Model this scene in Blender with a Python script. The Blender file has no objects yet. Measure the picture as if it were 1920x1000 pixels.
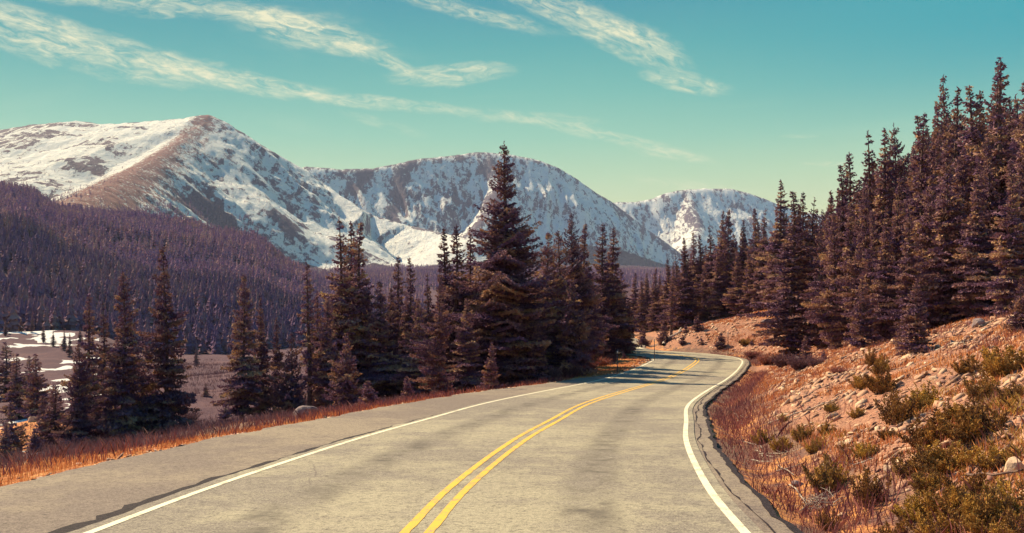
import bpy, math, random
import numpy as np
from mathutils import Vector

S = bpy.context.scene
COL = S.collection
F = 1800.0                      # focal length in units of a 1920 wide frame
HORIZON = 560.0
R = math.radians

# ------------------------------------------------------------------ camera
cam = bpy.data.cameras.new('camera')
cam.sensor_width = 36.0
cam.lens = 36.0 * F / 1920.0
cam.shift_y = (HORIZON - 500.0) / 1920.0
cam.clip_start = 0.1
cam.clip_end = 30000
co = bpy.data.objects.new('camera', cam)
COL.objects.link(co)
co.location = (0, 0, 0)
co.rotation_euler = (R(90), 0, 0)
S.camera = co
S.render.resolution_x, S.render.resolution_y = 1024, 533

# ------------------------------------------------------------------ light
SUN_AZ, SUN_EL = 43.0, 40.0     # degrees to the left of the view direction, above the horizon
sd = bpy.data.lights.new('sun', 'SUN')
sd.energy = 5.0
sd.angle = R(0.5)
sd.color = (1.0, 0.81, 0.51)
so = bpy.data.objects.new('sun', sd)
COL.objects.link(so)
sv = Vector((-math.sin(R(SUN_AZ)) * math.cos(R(SUN_EL)), math.cos(R(SUN_AZ)) * math.cos(R(SUN_EL)), math.sin(R(SUN_EL))))
so.rotation_euler = sv.to_track_quat('Z', 'Y').to_euler()
so.location = (-50, 50, 80)

S.view_settings.view_transform = 'Standard'
S.view_settings.look = 'None'
S.view_settings.exposure = 1.08
S.view_settings.gamma = 1.0


class NT:
    """small helper to wire shader nodes"""
    def __init__(self, tree):
        self.t = tree
        tree.nodes.clear()

    def n(self, kind, **kw):
        nd = self.t.nodes.new(kind)
        for k, v in kw.items():
            if k.startswith('i_'):
                key = k[2:]
                key = int(key) if key.isdigit() else key.replace('_', ' ')
                self.set(nd.inputs[key], v)
            else:
                setattr(nd, k, v)
        return nd

    def set(self, sock, v):
        if isinstance(v, bpy.types.NodeSocket):
            self.t.links.new(v, sock)
        else:
            if hasattr(sock.default_value, '__len__') and len(sock.default_value) == 4 and len(v) == 3:
                v = (*v, 1)
            sock.default_value = v

    def math(self, op, a, b=None, c=None, clamp=False):
        nd = self.t.nodes.new('ShaderNodeMath')
        nd.operation = op
        nd.use_clamp = clamp
        self.set(nd.inputs[0], a)
        if b is not None:
            self.set(nd.inputs[1], b)
        if c is not None:
            self.set(nd.inputs[2], c)
        return nd.outputs[0]

    def mix(self, f, a, b, mode='MIX'):
        nd = self.t.nodes.new('ShaderNodeMix')
        nd.data_type = 'RGBA'
        nd.blend_type = mode
        self.set(nd.inputs[0], f)
        self.set(nd.inputs[6], a)
        self.set(nd.inputs[7], b)
        return nd.outputs[2]

    def noise(self, vec, scale, detail=4.0, rough=0.6, dist=0.0, dim='3D'):
        nd = self.t.nodes.new('ShaderNodeTexNoise')
        nd.noise_dimensions = dim
        if vec is not None:
            self.set(nd.inputs['Vector'], vec)
        nd.inputs['Scale'].default_value = scale
        nd.inputs['Detail'].default_value = detail
        nd.inputs['Roughness'].default_value = rough
        nd.inputs['Distortion'].default_value = dist
        return nd.outputs[0]

    def ramp(self, f, stops, interp='LINEAR'):
        nd = self.t.nodes.new('ShaderNodeValToRGB')
        cr = nd.color_ramp
        cr.interpolation = interp
        while len(cr.elements) > 1:
            cr.elements.remove(cr.elements[-1])
        for i, (p, c) in enumerate(stops):
            e = cr.elements[0] if i == 0 else cr.elements.new(p)
            e.position = p
            if not hasattr(c, '__len__'):
                c = (c, c, c)
            e.color = (*c, 1)
        self.set(nd.inputs[0], f)
        return nd.outputs[0]

    def smooth(self, v, a, b):
        nd = self.t.nodes.new('ShaderNodeMapRange')
        nd.interpolation_type = 'SMOOTHSTEP'
        self.set(nd.inputs[0], v)
        nd.inputs[1].default_value = a
        nd.inputs[2].default_value = b
        return nd.outputs[0]


def srgb(r, g, b):
    return tuple(((c / 255) / 12.92 if c / 255 <= 0.04045 else ((c / 255 + 0.055) / 1.055) ** 2.4) for c in (r, g, b))


# ------------------------------------------------------------------ sky
SKY_GAIN = 0.49                 # world strength times exposure that turns the ramp colours into picture colours
w = bpy.data.worlds.new('World')
S.world = w
w.use_nodes = True
T = NT(w.node_tree)
tc = T.n('ShaderNodeTexCoord')
sep = T.n('ShaderNodeSeparateXYZ', i_0=tc.outputs['Generated'])
X, Y, Z = sep.outputs
el = T.math('ARCTAN2', Z, T.math('SQRT', T.math('ADD', T.math('MULTIPLY', X, X), T.math('MULTIPLY', Y, Y))))
az = T.math('ARCTAN2', X, Y)             # radians to the right of the view direction
eld = T.math('MULTIPLY', el, 180 / math.pi / 90.0)
elev = T.ramp(T.math('MAXIMUM', eld, 0.0), [
    (0.0, srgb(230, 228, 166)), (0.055, srgb(216, 224, 164)), (0.08, srgb(184, 216, 170)), (0.105, srgb(148, 204, 174)), (0.135, srgb(112, 188, 172)),
    (0.165, srgb(78, 170, 168)), (0.195, srgb(52, 150, 164)), (0.30, srgb(72, 118, 178)), (0.5, srgb(84, 86, 210)), (1.0, srgb(84, 72, 220))])
# towards the right of the view (away from the sun) the sky is deeper
right = T.math('MULTIPLY', T.smooth(az, 0.05, 0.60), T.smooth(eld, 0.08, 0.17))
skyc = T.mix(right, elev, srgb(8, 160, 172))
leftd = T.math('MULTIPLY', T.smooth(T.math('MULTIPLY', az, -1.0), -0.05, 0.55), T.smooth(eld, 0.09, 0.19))
skyc = T.mix(T.math('MULTIPLY', leftd, 0.5), skyc, srgb(50, 150, 158))
anti = T.smooth(T.math('MULTIPLY', Y, -1.0), -0.15, 0.45)
skyc = T.mix(T.math('MULTIPLY', anti, 0.32), skyc, srgb(84, 70, 190))
nish = T.n('ShaderNodeTexSky', sky_type='NISHITA', sun_disc=False, sun_elevation=R(SUN_EL), sun_rotation=R(-SUN_AZ), altitude=3000)
nbase = T.mix(1.0, nish.outputs[0], (0.12, 0.14, 0.13), 'MULTIPLY')
skyc = T.mix(0.05, skyc, nbase)
# cirrus streaks: noise on a high flat layer, stretched along the wind
inv = T.math('DIVIDE', 1.0, T.math('MAXIMUM', Z, 0.02))
cx = T.math('MULTIPLY', X, inv)
cy = T.math('MULTIPLY', Y, inv)
cv = T.n('ShaderNodeCombineXYZ', i_0=cx, i_1=cy, i_2=0.0)


def streak(azd, eld0, ln, wd, rot, amp, seed):
    """one elongated cirrus streak centred on a direction (degrees), soft sided and torn by noise"""
    a = T.math('SUBTRACT', T.math('MULTIPLY', az, 180 / math.pi), azd)
    e = T.math('SUBTRACT', T.math('MULTIPLY', el, 180 / math.pi), eld0)
    c, s_ = math.cos(R(rot)), math.sin(R(rot))
    u = T.math('ADD', T.math('MULTIPLY', a, c), T.math('MULTIPLY', e, s_))
    v = T.math('SUBTRACT', T.math('MULTIPLY', e, c), T.math('MULTIPLY', a, s_))
    wv = T.n('ShaderNodeCombineXYZ', i_0=T.math('MULTIPLY', u, 0.30), i_1=T.math('MULTIPLY', v, 0.75), i_2=seed * 7.3)
    n1 = T.noise(wv.outputs[0], 1.0, 6.0, 0.62, 0.6)
    wd = wd * 1.0
    v2 = T.math('ADD', v, T.math('MULTIPLY', T.math('SUBTRACT', n1, 0.5), wd * 1.9))
    q = T.math('ADD', T.math('POWER', T.math('ABSOLUTE', T.math('DIVIDE', u, ln)), 2.0),
               T.math('POWER', T.math('ABSOLUTE', T.math('DIVIDE', v2, wd)), 2.0))
    body = T.smooth(T.math('SUBTRACT', 1.0, q), -0.7, 1.0)
    wf = T.n('ShaderNodeCombineXYZ', i_0=T.math('MULTIPLY', u, 0.7), i_1=T.math('MULTIPLY', v, 2.6), i_2=seed * 3.1)
    n2 = T.noise(wf.outputs[0], 1.0, 10.0, 0.70, 0.9)
    return T.math('MULTIPLY', T.math('MULTIPLY', body, T.smooth(n2, 0.32, 0.80)), amp)


streaks = [
    (-24.0, 13.3, 7.5, 1.0, -8, 1.0, 1), (-15.5, 12.3, 5.5, 0.6, -7, 0.9, 2), (-8.0, 11.4, 5.5, 0.35, -4, 0.75, 3), (-26.5, 14.6, 3.6, 0.5, -10, 0.7, 18),
    (-20.5, 16.0, 9.5, 0.55, 0, 0.75, 4), (-14.0, 15.9, 3.2, 0.6, -6, 0.75, 5),
    (-11.6, 15.0, 4.2, 0.8, -9, 1.0, 6), (-7.6, 13.9, 2.4, 0.35, -22, 0.8, 19), (-3.6, 13.1, 3.4, 0.6, 4, 0.9, 7),
    (-3.0, 16.7, 5.4, 0.45, -12, 0.75, 8), (3.4, 16.6, 5.0, 0.8, -19, 0.95, 9), (7.2, 14.9, 3.4, 1.0, -24, 0.9, 10),
    (10.2, 12.5, 2.4, 0.5, -13, 0.95, 11),
    (5.0, 9.7, 6.0, 0.33, -13, 0.6, 12), (9.4, 8.4, 2.4, 0.3, -12, 0.6, 20), (0.5, 10.7, 4.5, 0.35, -4, 0.45, 13), (-7.5, 10.2, 2.4, 0.3, -14, 0.3, 14),
    (18.2, 7.6, 1.3, 0.14, -2, 0.5, 15), (16.6, 9.2, 1.0, 0.1, -3, 0.35, 16), (10.5, 6.6, 3.5, 0.3, -8, 0.35, 17),
]
tot = None
for s_ in streaks:
    k = streak(*s_)
    tot = k if tot is None else T.math('ADD', tot, k)
tot = T.math('MINIMUM', T.math('MULTIPLY', tot, 1.05), 0.93)
veil = T.math('MULTIPLY', T.smooth(T.noise(cv.outputs[0], 0.55, 6.0, 0.6, 0.8), 0.52, 0.8), 0.22)
skyc = T.mix(T.math('MULTIPLY', veil, T.smooth(eld, 0.05, 0.15)), skyc, srgb(190, 220, 190))
skyc = T.mix(tot, skyc, srgb(246, 240, 200))
bg = T.n('ShaderNodeBackground', i_Color=skyc, i_Strength=SKY_GAIN)
T.n('ShaderNodeOutputWorld', i_Surface=bg.outputs[0])


# ------------------------------------------------------------------ noise
def _hash(ix, iy, seed):
    h = (ix.astype(np.int64) * 374761393 + iy.astype(np.int64) * 668265263 + seed * 1274126177) & 0xFFFFFFFF
    h = ((h ^ (h >> 13)) * 1274126177) & 0xFFFFFFFF
    h = (h ^ (h >> 16)) & 0xFFFFFFFF
    return h / 4294967295.0


def vn(x, y, seed=0):
    x = np.asarray(x, float); y = np.asarray(y, float)
    ix, iy = np.floor(x), np.floor(y)
    fx, fy = x - ix, y - iy
    fx = fx * fx * fx * (fx * (fx * 6 - 15) + 10); fy = fy * fy * fy * (fy * (fy * 6 - 15) + 10)
    a, b = _hash(ix, iy, seed), _hash(ix + 1, iy, seed)
    c, d = _hash(ix, iy + 1, seed), _hash(ix + 1, iy + 1, seed)
    return (a * (1 - fx) + b * fx) * (1 - fy) + (c * (1 - fx) + d * fx) * fy


def fbm(x, y, seed=0, octv=4, gain=0.5):
    t, amp, nrm = 0.0, 1.0, 0.0
    for k in range(octv):
        c, s_ = math.cos(0.7 * k), math.sin(0.7 * k)
        xx, yy = (x * c - y * s_) * 2 ** k, (x * s_ + y * c) * 2 ** k
        t = t + amp * vn(xx + 13.7 * k, yy - 7.1 * k, seed + k); nrm += amp; amp *= gain
    return t / nrm


def ridged(x, y, seed=0, octv=4, gain=0.5):
    t, amp, nrm = 0.0, 1.0, 0.0
    for k in range(octv):
        c, s_ = math.cos(0.5 * k), math.sin(0.5 * k)
        xx, yy = (x * c - y * s_) * 2 ** k, (x * s_ + y * c) * 2 ** k
        t = t + amp * (1 - abs(2 * vn(xx, yy, seed + k) - 1)); nrm += amp; amp *= gain
    return t / nrm


def sstep(v, a, b):
    t = np.clip((v - a) / (b - a), 0, 1)
    return t * t * (3 - 2 * t)


# ------------------------------------------------------------------ road layout (metres, camera at the origin, road about 2 m below)
def zr(y):
    """height of the road surface along the view direction: falls at 5 %, then levels out"""
    y = np.asarray(y, float)
    a = -2.0 - 0.05 * np.clip(y, -30, 50)
    t = np.clip(y - 50, 0, 20)
    return a - 0.05 * t + 0.05 * t * t / 40


_D = np.linspace(3, 140, 4000)
_Yp = HORIZON - F * zr(_D) / _D


def on_road(px, py):
    d = float(np.interp(-py, -_Yp, _D))
    return ((px - 960) / F * d, d)


CENTRE = [(-0.9, -16), (-1.35, -8), (-1.5, 0), (-1.4, 5)] + [on_road(*p) for p in (
    (781, 1000), (864, 910), (971, 827), (1040, 788), (1107, 754), (1205, 724), (1257, 707), (1295, 687), (1308, 675.5))] + \
    [(15.3, 82.0), (14.0, 86.3), (11.4, 89.6), (9.6, 93.6), (9.5, 98.5), (10.4, 104.5), (11.4, 113), (11.4, 125), (9.5, 138)]


def catmull(pts, step):
    P = np.array(pts, float)
    P = np.vstack([2 * P[0] - P[1], P, 2 * P[-1] - P[-2]])
    out = []
    for i in range(1, len(P) - 2):
        n = max(2, int(np.linalg.norm(P[i + 1] - P[i]) / step))
        t = np.linspace(0, 1, n, endpoint=False)[:, None]
        a, b, c, d = P[i - 1], P[i], P[i + 1], P[i + 2]
        out.append(0.5 * ((2 * b) + (-a + c) * t + (2 * a - 5 * b + 4 * c - d) * t ** 2 + (-a + 3 * b - 3 * c + d) * t ** 3))
    return np.vstack(out + [P[-2][None]])


def resample(P, step):
    L = np.r_[0, np.cumsum(np.linalg.norm(np.diff(P, axis=0), axis=1))]
    s_ = np.arange(0, L[-1], step)
    return np.c_[np.interp(s_, L, P[:, 0]), np.interp(s_, L, P[:, 1])]


CL = resample(catmull(CENTRE, 0.5), 0.25)
for _ in range(30):
    CL[1:-1] = 0.25 * CL[:-2] + 0.5 * CL[1:-1] + 0.25 * CL[2:]
CT = np.gradient(CL, axis=0)
CT /= np.linalg.norm(CT, axis=1)[:, None]
CN = np.c_[CT[:, 1], -CT[:, 0]]             # to the right
WID = 3.62


def road_dist(x, y):
    """signed distance to the centre line (right positive) and index of the nearest station"""
    x = np.asarray(x, float).ravel(); y = np.asarray(y, float).ravel()
    C4 = CL[::4]; N4 = CN[::4]
    s_ = np.empty(len(x)); k = np.empty(len(x), int)
    for a in range(0, len(x), 20000):
        dx = x[a:a + 20000, None] - C4[None, :, 0]; dy = y[a:a + 20000, None] - C4[None, :, 1]
        d2 = dx * dx + dy * dy
        j = d2.argmin(1)
        r = np.arange(len(j))
        side = dx[r, j] * N4[j, 0] + dy[r, j] * N4[j, 1]
        dist = np.sqrt(d2[r, j])
        lat = np.where(dist < 6.0, side, np.sign(side) * dist)
        s_[a:a + 20000] = lat; k[a:a + 20000] = j * 4
    return s_, np.minimum(k, len(CL) - 1)


# width of the paved pull-off to the left, measured from the centre line
OUT = [on_road(*p) for p in ((0, 910), (123, 883), (233, 855), (417, 817), (640, 777), (785, 751), (920, 730), (1032, 717), (1085, 709))]
_o = np.array([(-7.2, -16), (-7.3, 0), (-7.4, 8)] + OUT)
_s, _k = road_dist(_o[:, 0], _o[:, 1])
_ord = np.argsort(_k)
SH_K = np.r_[_k[_ord], _k[_ord][-1] + 30]; SH_W = np.r_[np.maximum(-_s[_ord], WID + 0.15), WID + 0.15]


def left_edge(k):
    return np.interp(k, SH_K, SH_W)


RIGHT_EDGE = WID + 0.46


def tprof(v):
    """rise of the bank to the right of the road against distance from the pavement"""
    a = np.clip(v, 0, None)
    ditch = -0.16 * np.exp(-((a - 0.7) / 0.5) ** 2)
    return ditch


def H_near(x, y, detail=True):
    shp = np.shape(x)
    x = np.asarray(x, float).ravel(); y = np.asarray(y, float).ravel()
    s_, k = road_dist(x, y)
    u = -s_ - left_edge(k)
    v = s_ - RIGHT_EDGE
    base = zr(y)
    z = base - 0.12
    # left: falls away to the valley
    e = np.clip(u, 0, None)
    drop = 0.05 * sstep(e, 0, 0.5) + 0.15 * np.clip(e, 0, 22) + 0.115 * np.clip(e - 22, 0, 90) + 0.04 * np.clip(e - 112, 0, 200)
    inner = sstep(y, 52, 64) * (1 - sstep(y, 100, 115)) * sstep(x, -6, 3)      # the flat spit inside the bend
    drop = drop * (1 - 0.72 * inner)
    amp = sstep(e, 0.2, 8)
    bump = (fbm(x / 7, y / 7, 5, 4) - 0.5) * 1.1 * amp + (fbm(x / 30, y / 30, 9, 3) - 0.5) * 3.0 * sstep(e, 8, 50)
    zl = base - 0.06 - drop + bump + 0.06 * sstep(e, 0.0, 0.4) * vn(x * 3, y * 3, 3)
    # right: ditch, bank, gentle forest floor
    q = np.clip(v, 0, None)
    v0 = 1.1 + 3.0 * np.exp(-((y - 70) / 4.0) ** 2)
    crest = 3.2 + 0.6 * sstep(y, 55, 75) + (fbm(y / 9 + 3, x / 30, 21, 2) - 0.5) * 0.9
    slope = 0.47 + 0.10 * (fbm(y / 6, x / 20, 31, 2) - 0.5)
    lin = np.clip(q - v0, 0, None) * slope
    rise = crest * (1 - np.exp(-(lin / crest) ** 1.6)) ** (1 / 1.6)
    rise = rise + 0.10 * np.clip(q - v0 - crest / slope, 0, 90)
    bank = sstep(q, v0, v0 + 2)
    bump = (fbm(x / 2.2, y / 2.2, 41, 4) - 0.5) * 0.42 * bank + (fbm(x * 1.6, y * 1.6, 45, 3) - 0.5) * 0.13 * bank
    zR = base - 0.07 - 0.15 * np.exp(-((q - 0.6) / 0.4) ** 2) + rise + bump
    z = np.where(u > 0, zl, np.where(v > 0, zR, z))
    return z.reshape(shp)


# ------------------------------------------------------------------ far terrain
def lut(pts):
    a = np.array(pts, float)
    return lambda p: np.interp(p, a[:, 0], a[:, 1])


hill_top = lut([(-600, 290), (-300, 318), (0, 352), (60, 362), (110, 396), (180, 402), (250, 412), (330, 420), (400, 440), (480, 448),
                (505, 468), (530, 492), (575, 516), (620, 545), (700, 560), (1300, 575), (2500, 560)])
hill_base = lut([(-600, 300), (0, 320), (150, 360), (300, 400), (420, 420), (700, 520), (2500, 600)])


def P3(px, py, d):
    return ((px - 960) / F * d, d, (HORIZON - py) / F * d)


RIDGES = [
    # points (px, py, distance), slope to the left of travel, slope to the right of travel
    ([(-500, 285, 3800), (-200, 262, 3750), (0, 246, 3700), (60, 236, 3700), (90, 233, 3690), (150, 228, 3690), (200, 234, 3680), (250, 231, 3670),
      (310, 227, 3630), (345, 223, 3610), (390, 216, 3600)], 0.7, 0.43),
    ([(390, 216, 3600), (352, 250, 3250), (300, 288, 2850), (250, 318, 2500), (205, 342, 2150), (150, 372, 1750), (110, 392, 1500)], 1.0, 0.55),
    ([(390, 216, 3600), (420, 228, 3650), (450, 248, 3700), (490, 274, 3790), (530, 297, 3880), (575, 322, 3980), (615, 352, 4050), (650, 384, 4080)], 0.42, 1.0),
    ([(600, 342, 4030), (650, 380, 4090), (700, 404, 4120), (770, 424, 4080), (840, 440, 3900), (900, 448, 3600)], 0.42, 0.46),
    ([(10, 246, 3700), (-25, 300, 3200), (-60, 345, 2750)], 0.8, 0.6),
    ([(575, 313, 4700), (640, 318, 4850), (700, 316, 4980), (740, 308, 5060), (780, 299, 5150), (850, 292, 5300), (895, 285, 5400), (950, 289, 5450),
      (1000, 298, 5480), (1045, 314, 5500), (1075, 332, 5530), (1110, 357, 5560), (1150, 381, 5600), (1200, 420, 5600), (1245, 452, 5560), (1290, 486, 5500)], 0.5, 1.05),
    ([(915, 290, 5380), (935, 345, 5130), (915, 400, 4820), (880, 440, 4500)], 1.0, 0.8),
    ([(760, 303, 5100), (745, 370, 4850), (735, 425, 4600)], 1.0, 0.9),
    ([(690, 317, 4950), (670, 380, 4750), (650, 420, 4550)], 1.0, 0.9),
    ([(1100, 380, 6300), (1140, 380, 6350), (1190, 379, 6400), (1220, 374, 6450), (1250, 362, 6500), (1275, 357, 6550), (1320, 354, 6600), (1365, 354, 6650),
      (1400, 361, 6700), (1440, 376, 6750), (1490, 395, 6800), (1600, 412, 6900), (1900, 430, 7000), (2400, 440, 7000)], 0.5, 1.0),
    ([(1290, 366, 6500), (1310, 425, 6000), (1300, 450, 5600)], 0.95, 0.8),
]


def seg_drop(x, y, pts, sl, sr):
    """height of one ridge's flanks at (x, y)"""
    P = np.array([P3(*p) for p in pts])
    best = np.full(x.shape, -1e9); dmin = np.full(x.shape, 1e9); side = np.zeros(x.shape); along = np.zeros(x.shape)
    acc = 0.0
    for si, (a, b) in enumerate(zip(P[:-1], P[1:])):
        dx, dy = b[0] - a[0], b[1] - a[1]
        L2 = dx * dx + dy * dy
        t0 = ((x - a[0]) * dx + (y - a[1]) * dy) / L2
        t = np.clip(t0, 0, 1)
        ex, ey = x - a[0] - t * dx, y - a[1] - t * dy
        d = np.hypot(ex, ey)
        cr = dx * ey - dy * ex            # positive = left of travel
        s_ = np.where(cr > 0, sl, sr)
        # the flank steepens past either end of a ridge
        over = np.zeros(x.shape)
        if si == 0: over = np.clip(-t0, 0, None) * math.sqrt(L2)
        if si == len(P) - 2: over = over + np.clip(t0 - 1, 0, None) * math.sqrt(L2)
        s_ = s_ + (1.0 - s_) * np.clip(over / (d + 1.0), 0, 1) ** 1.2 * (s_ < 1.0)
        zz = a[2] + t * (b[2] - a[2]) - s_ * (np.sqrt(d * d + 34.0 ** 2) - 34.0) * (1 - 0.30 * d / (d + 900))
        m = d < dmin
        best = np.where(m, zz, best)
        dmin = np.where(m, d, dmin); side = np.where(m, cr, side); along = np.where(m, acc + t * math.sqrt(L2), along)
        acc += math.sqrt(L2)
    return best, dmin, side, along


def H_far(x, y, masks=False):
    x = np.asarray(x, float); y = np.asarray(y, float)
    px = 960 + F * x / np.maximum(y, 1)
    px = np.clip(px, -1400, 3200)
    floor = np.interp(y, [0, 250, 450, 1100, 2200, 3200, 4600, 7000, 12000], [-17, -24, -24, 0, 84, 190, 285, 380, 420])
    rt = sstep(px, 1150, 1500)
    floor = np.where(y > 1300, floor * (1 + (np.interp(px, [500, 1250], [0.6, 0.55]) - 1) * sstep(y, 1300, 2600)), floor)
    floor = floor * (1 - 0.35 * rt * sstep(y, 900, 1800)) + rt * 22 * (1 - sstep(y, 900, 1500))
    floor = floor + 11 * sstep(y, 120, 300) * (1 - sstep(px, 150, 330)) * (1 - sstep(y, 420, 700))
    ht, hb = hill_top(px), hill_base(px)
    zt = (HORIZON - ht) / F * 1080
    t = np.clip((y - hb) / (1080 - hb), 0, 1)
    hill = -24 + (zt + 24) * (t ** 1.12) - np.clip(y - 1080, 0, 1e5) * 0.045
    hill = hill + (fbm(x / 190, y / 190, 77, 3) - 0.5) * 34 * sstep(t, 0, 0.3) * (1 - sstep(t, 0.7, 1.0))
    low = np.maximum(floor + (fbm(x / 60, y / 60, 71, 4) - 0.5) * 6 * sstep(y, 150, 300) + (fbm(x / 14, y / 14, 73, 3) - 0.5) * 1.6, hill)
    mt = np.full(x.shape, -1e9)
    warpx = (fbm(x / 420, y / 420, 51, 3) - 0.5) * 190
    warpy = (fbm(x / 420 + 9, y / 420, 53, 3) - 0.5) * 190
    info = []
    far = y > 1150
    if far.any():
        xs, ys = x[far], y[far]
        b2 = np.full(xs.shape, -1e9)
        dcrest = np.full(xs.shape, 1e9)
        keep = None
        for i, (pts, sl, sr) in enumerate(RIDGES):
            _, d0, side0, _a = seg_drop(xs, ys, pts, sl, sr)
            wv = sstep(d0, 30, 420)
            zz, d, side, along = seg_drop(xs + warpx[far] * wv, ys + warpy[far] * wv, pts, sl, sr)
            rib = (ridged(along / 120 + 7 * i, d / 700, 61 + i, 3, 0.55) - 0.6) * 70 + (ridged(along / 34 + 3 * i, d / 260, 91 + i, 3, 0.6) - 0.6) * 17
            zz = zz + rib * sstep(d, 10, 240) * np.clip(np.where(side > 0, sl, sr) / 0.8, 0.3, 1.2) ** 2
            b2 = np.maximum(b2, zz)
            dcrest = np.minimum(dcrest, d0)
            if i == 1:
                keep = (d0, side0)
        hgt = np.clip(b2 - low[far], 0, None)
        fl = sstep(dcrest, 15, 260) * sstep(hgt, 5, 90)
        gul = (ridged(xs / 210, ys / 260, 67, 3, 0.5) - 0.6) * 30
        b2 = b2 + gul * fl + (fbm(xs / 55, ys / 70, 63, 4, 0.55) - 0.5) * 11 * sstep(dcrest, 0, 60)
        b2 = b2 + (fbm(xs / 22, ys / 40, 69, 3, 0.6) - 0.5) * 7
        mt[far] = b2
        if masks:
            info = (dcrest, keep, hgt)
    m = np.maximum(low, mt)
    blend = np.clip(35 - np.abs(low - mt), 0, 35) ** 2 / 140
    m = m + np.where(far, blend, 0)
    return (m, mt, low, info) if masks else m


def H(x, y):
    shp = np.shape(x)
    x = np.asarray(x, float).ravel(); y = np.asarray(y, float).ravel()
    d = np.hypot(x, y)
    t = sstep(d, 170, 360)
    z = np.empty(len(x))
    a = t < 1
    z[a] = H_near(x[a], y[a]) * (1 - t[a])
    z[~a] = 0
    b = t > 0
    z[b] += H_far(x[b], y[b]) * t[b]
    return z.reshape(shp)


def h1(x, y):
    return float(H(np.array([x]), np.array([y]))[0])


def on_ground(px, py, d0=6, d1=160):
    """where the sight line of a picture point meets the ground"""
    d = np.linspace(d0, d1, 1600)
    x = (px - 960) / F * d; z = (HORIZON - py) / F * d
    g = H_near(x, d)
    i = np.argmax(g >= z)
    if g[i] < z[i]:
        i = len(d) - 1
    return float(x[i]), float(d[i]), float(g[i])


# ------------------------------------------------------------------ object helpers
def tag(o, label=None, cat=None, group=None, kind=None):
    if label: o['label'] = label
    if cat: o['category'] = cat
    if group: o['group'] = group
    if kind: o['kind'] = kind
    return o


def mesh(name, V, Fc, mat=None, cols=None, smooth=False, attr='tint'):
    """V (n,3) array, Fc list of index arrays all of one size or a list of such arrays"""
    me = bpy.data.meshes.new(name)
    V = np.asarray(V, np.float32)
    if isinstance(Fc, np.ndarray):
        Fc = [Fc]
    Fc = [np.asarray(f, np.int32) for f in Fc if len(f)]
    nl = sum(f.size for f in Fc); nf = sum(len(f) for f in Fc)
    me.vertices.add(len(V)); me.loops.add(nl); me.polygons.add(nf)
    me.vertices.foreach_set('co', V.ravel())
    me.loops.foreach_set('vertex_index', np.concatenate([f.ravel() for f in Fc]))
    sizes = np.concatenate([np.full(len(f), f.shape[1]) for f in Fc])
    me.polygons.foreach_set('loop_start', np.r_[0, np.cumsum(sizes)[:-1]].astype(np.int32))
    if smooth:
        me.polygons.foreach_set('use_smooth', np.ones(nf, bool))
    if cols is not None:
        cols = np.asarray(cols, np.float32)
        if cols.ndim == 1:
            a = me.attributes.new(attr, 'FLOAT', 'POINT'); a.data.foreach_set('value', cols)
        else:
            a = me.attributes.new(attr, 'FLOAT_COLOR', 'POINT')
            if cols.shape[1] == 3:
                cols = np.c_[cols, np.ones(len(cols), np.float32)]
            a.data.foreach_set('color', cols.ravel())
    me.update(calc_edges=True)
    if mat: me.materials.append(mat)
    return me


def obj(name, me, parent=None, loc=(0, 0, 0), rz=0.0, scale=(1, 1, 1)):
    o = bpy.data.objects.new(name, me)
    COL.objects.link(o)
    o.location = loc; o.rotation_euler = (0, 0, rz); o.scale = scale
    if parent: o.parent = parent
    return o


def grid_faces(nr, nc):
    i = np.arange((nr - 1) * (nc - 1)); r, c = i // (nc - 1), i % (nc - 1)
    a = r * nc + c
    return np.c_[a, a + 1, a + nc + 1, a + nc]


def material(name):
    m = bpy.data.materials.new(name)
    m.use_nodes = True
    return m, NT(m.node_tree)


def finish(T, col, rough=0.8, bump=None, bstr=0.5, bdist=0.02, spec=0.3, **kw):
    p = T.n('ShaderNodeBsdfPrincipled')
    T.set(p.inputs['Base Color'], col)
    T.set(p.inputs['Roughness'], rough)
    T.set(p.inputs['Specular IOR Level'], spec)
    if bump is not None:
        b = T.n('ShaderNodeBump', i_Height=bump, i_Strength=bstr, i_Distance=bdist)
        T.set(p.inputs['Normal'], b.outputs[0])
    T.n('ShaderNodeOutputMaterial', i_Surface=p.outputs[0])
    return p


def pos(T):
    return T.n('ShaderNodeNewGeometry').outputs['Position']


# ------------------------------------------------------------------ materials
# ground: mask R = stony bank, G = orange grass, B = purple willow scrub, A = snow
M_ground, T = material('ground')
p = pos(T)
at = T.n('ShaderNodeAttribute', attribute_name='mask')
sc = T.n('ShaderNodeSeparateColor', i_0=at.outputs['Color'])
n_big = T.noise(p, 0.35, 5, 0.6)
n_mid = T.noise(p, 2.2, 6, 0.65)
n_fine = T.noise(p, 14.0, 5, 0.7)
base = T.mix(T.smooth(n_mid, 0.35, 0.65), (0.16, 0.085, 0.075), (0.25, 0.15, 0.10))
stone = T.ramp(n_fine, [(0.32, (0.10, 0.04, 0.045)), (0.45, (0.26, 0.125, 0.09)), (0.58, (0.43, 0.225, 0.145)), (0.72, (0.58, 0.38, 0.25))])
stone = T.mix(T.math('MULTIPLY', T.smooth(n_mid, 0.45, 0.62), 0.55), stone, (0.42, 0.19, 0.12))
grass = T.ramp(n_mid, [(0.3, (0.30, 0.10, 0.06)), (0.5, (0.50, 0.19, 0.07)), (0.7, (0.58, 0.32, 0.12))])
scrub = T.ramp(T.math('ADD', T.math('MULTIPLY', n_mid, 0.45), T.math('MULTIPLY', T.noise(p, 0.12, 5, 0.7), 0.55)), [(0.3, (0.045, 0.022, 0.045)), (0.52, (0.085, 0.042, 0.060)), (0.7, (0.15, 0.075, 0.08))])
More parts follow.
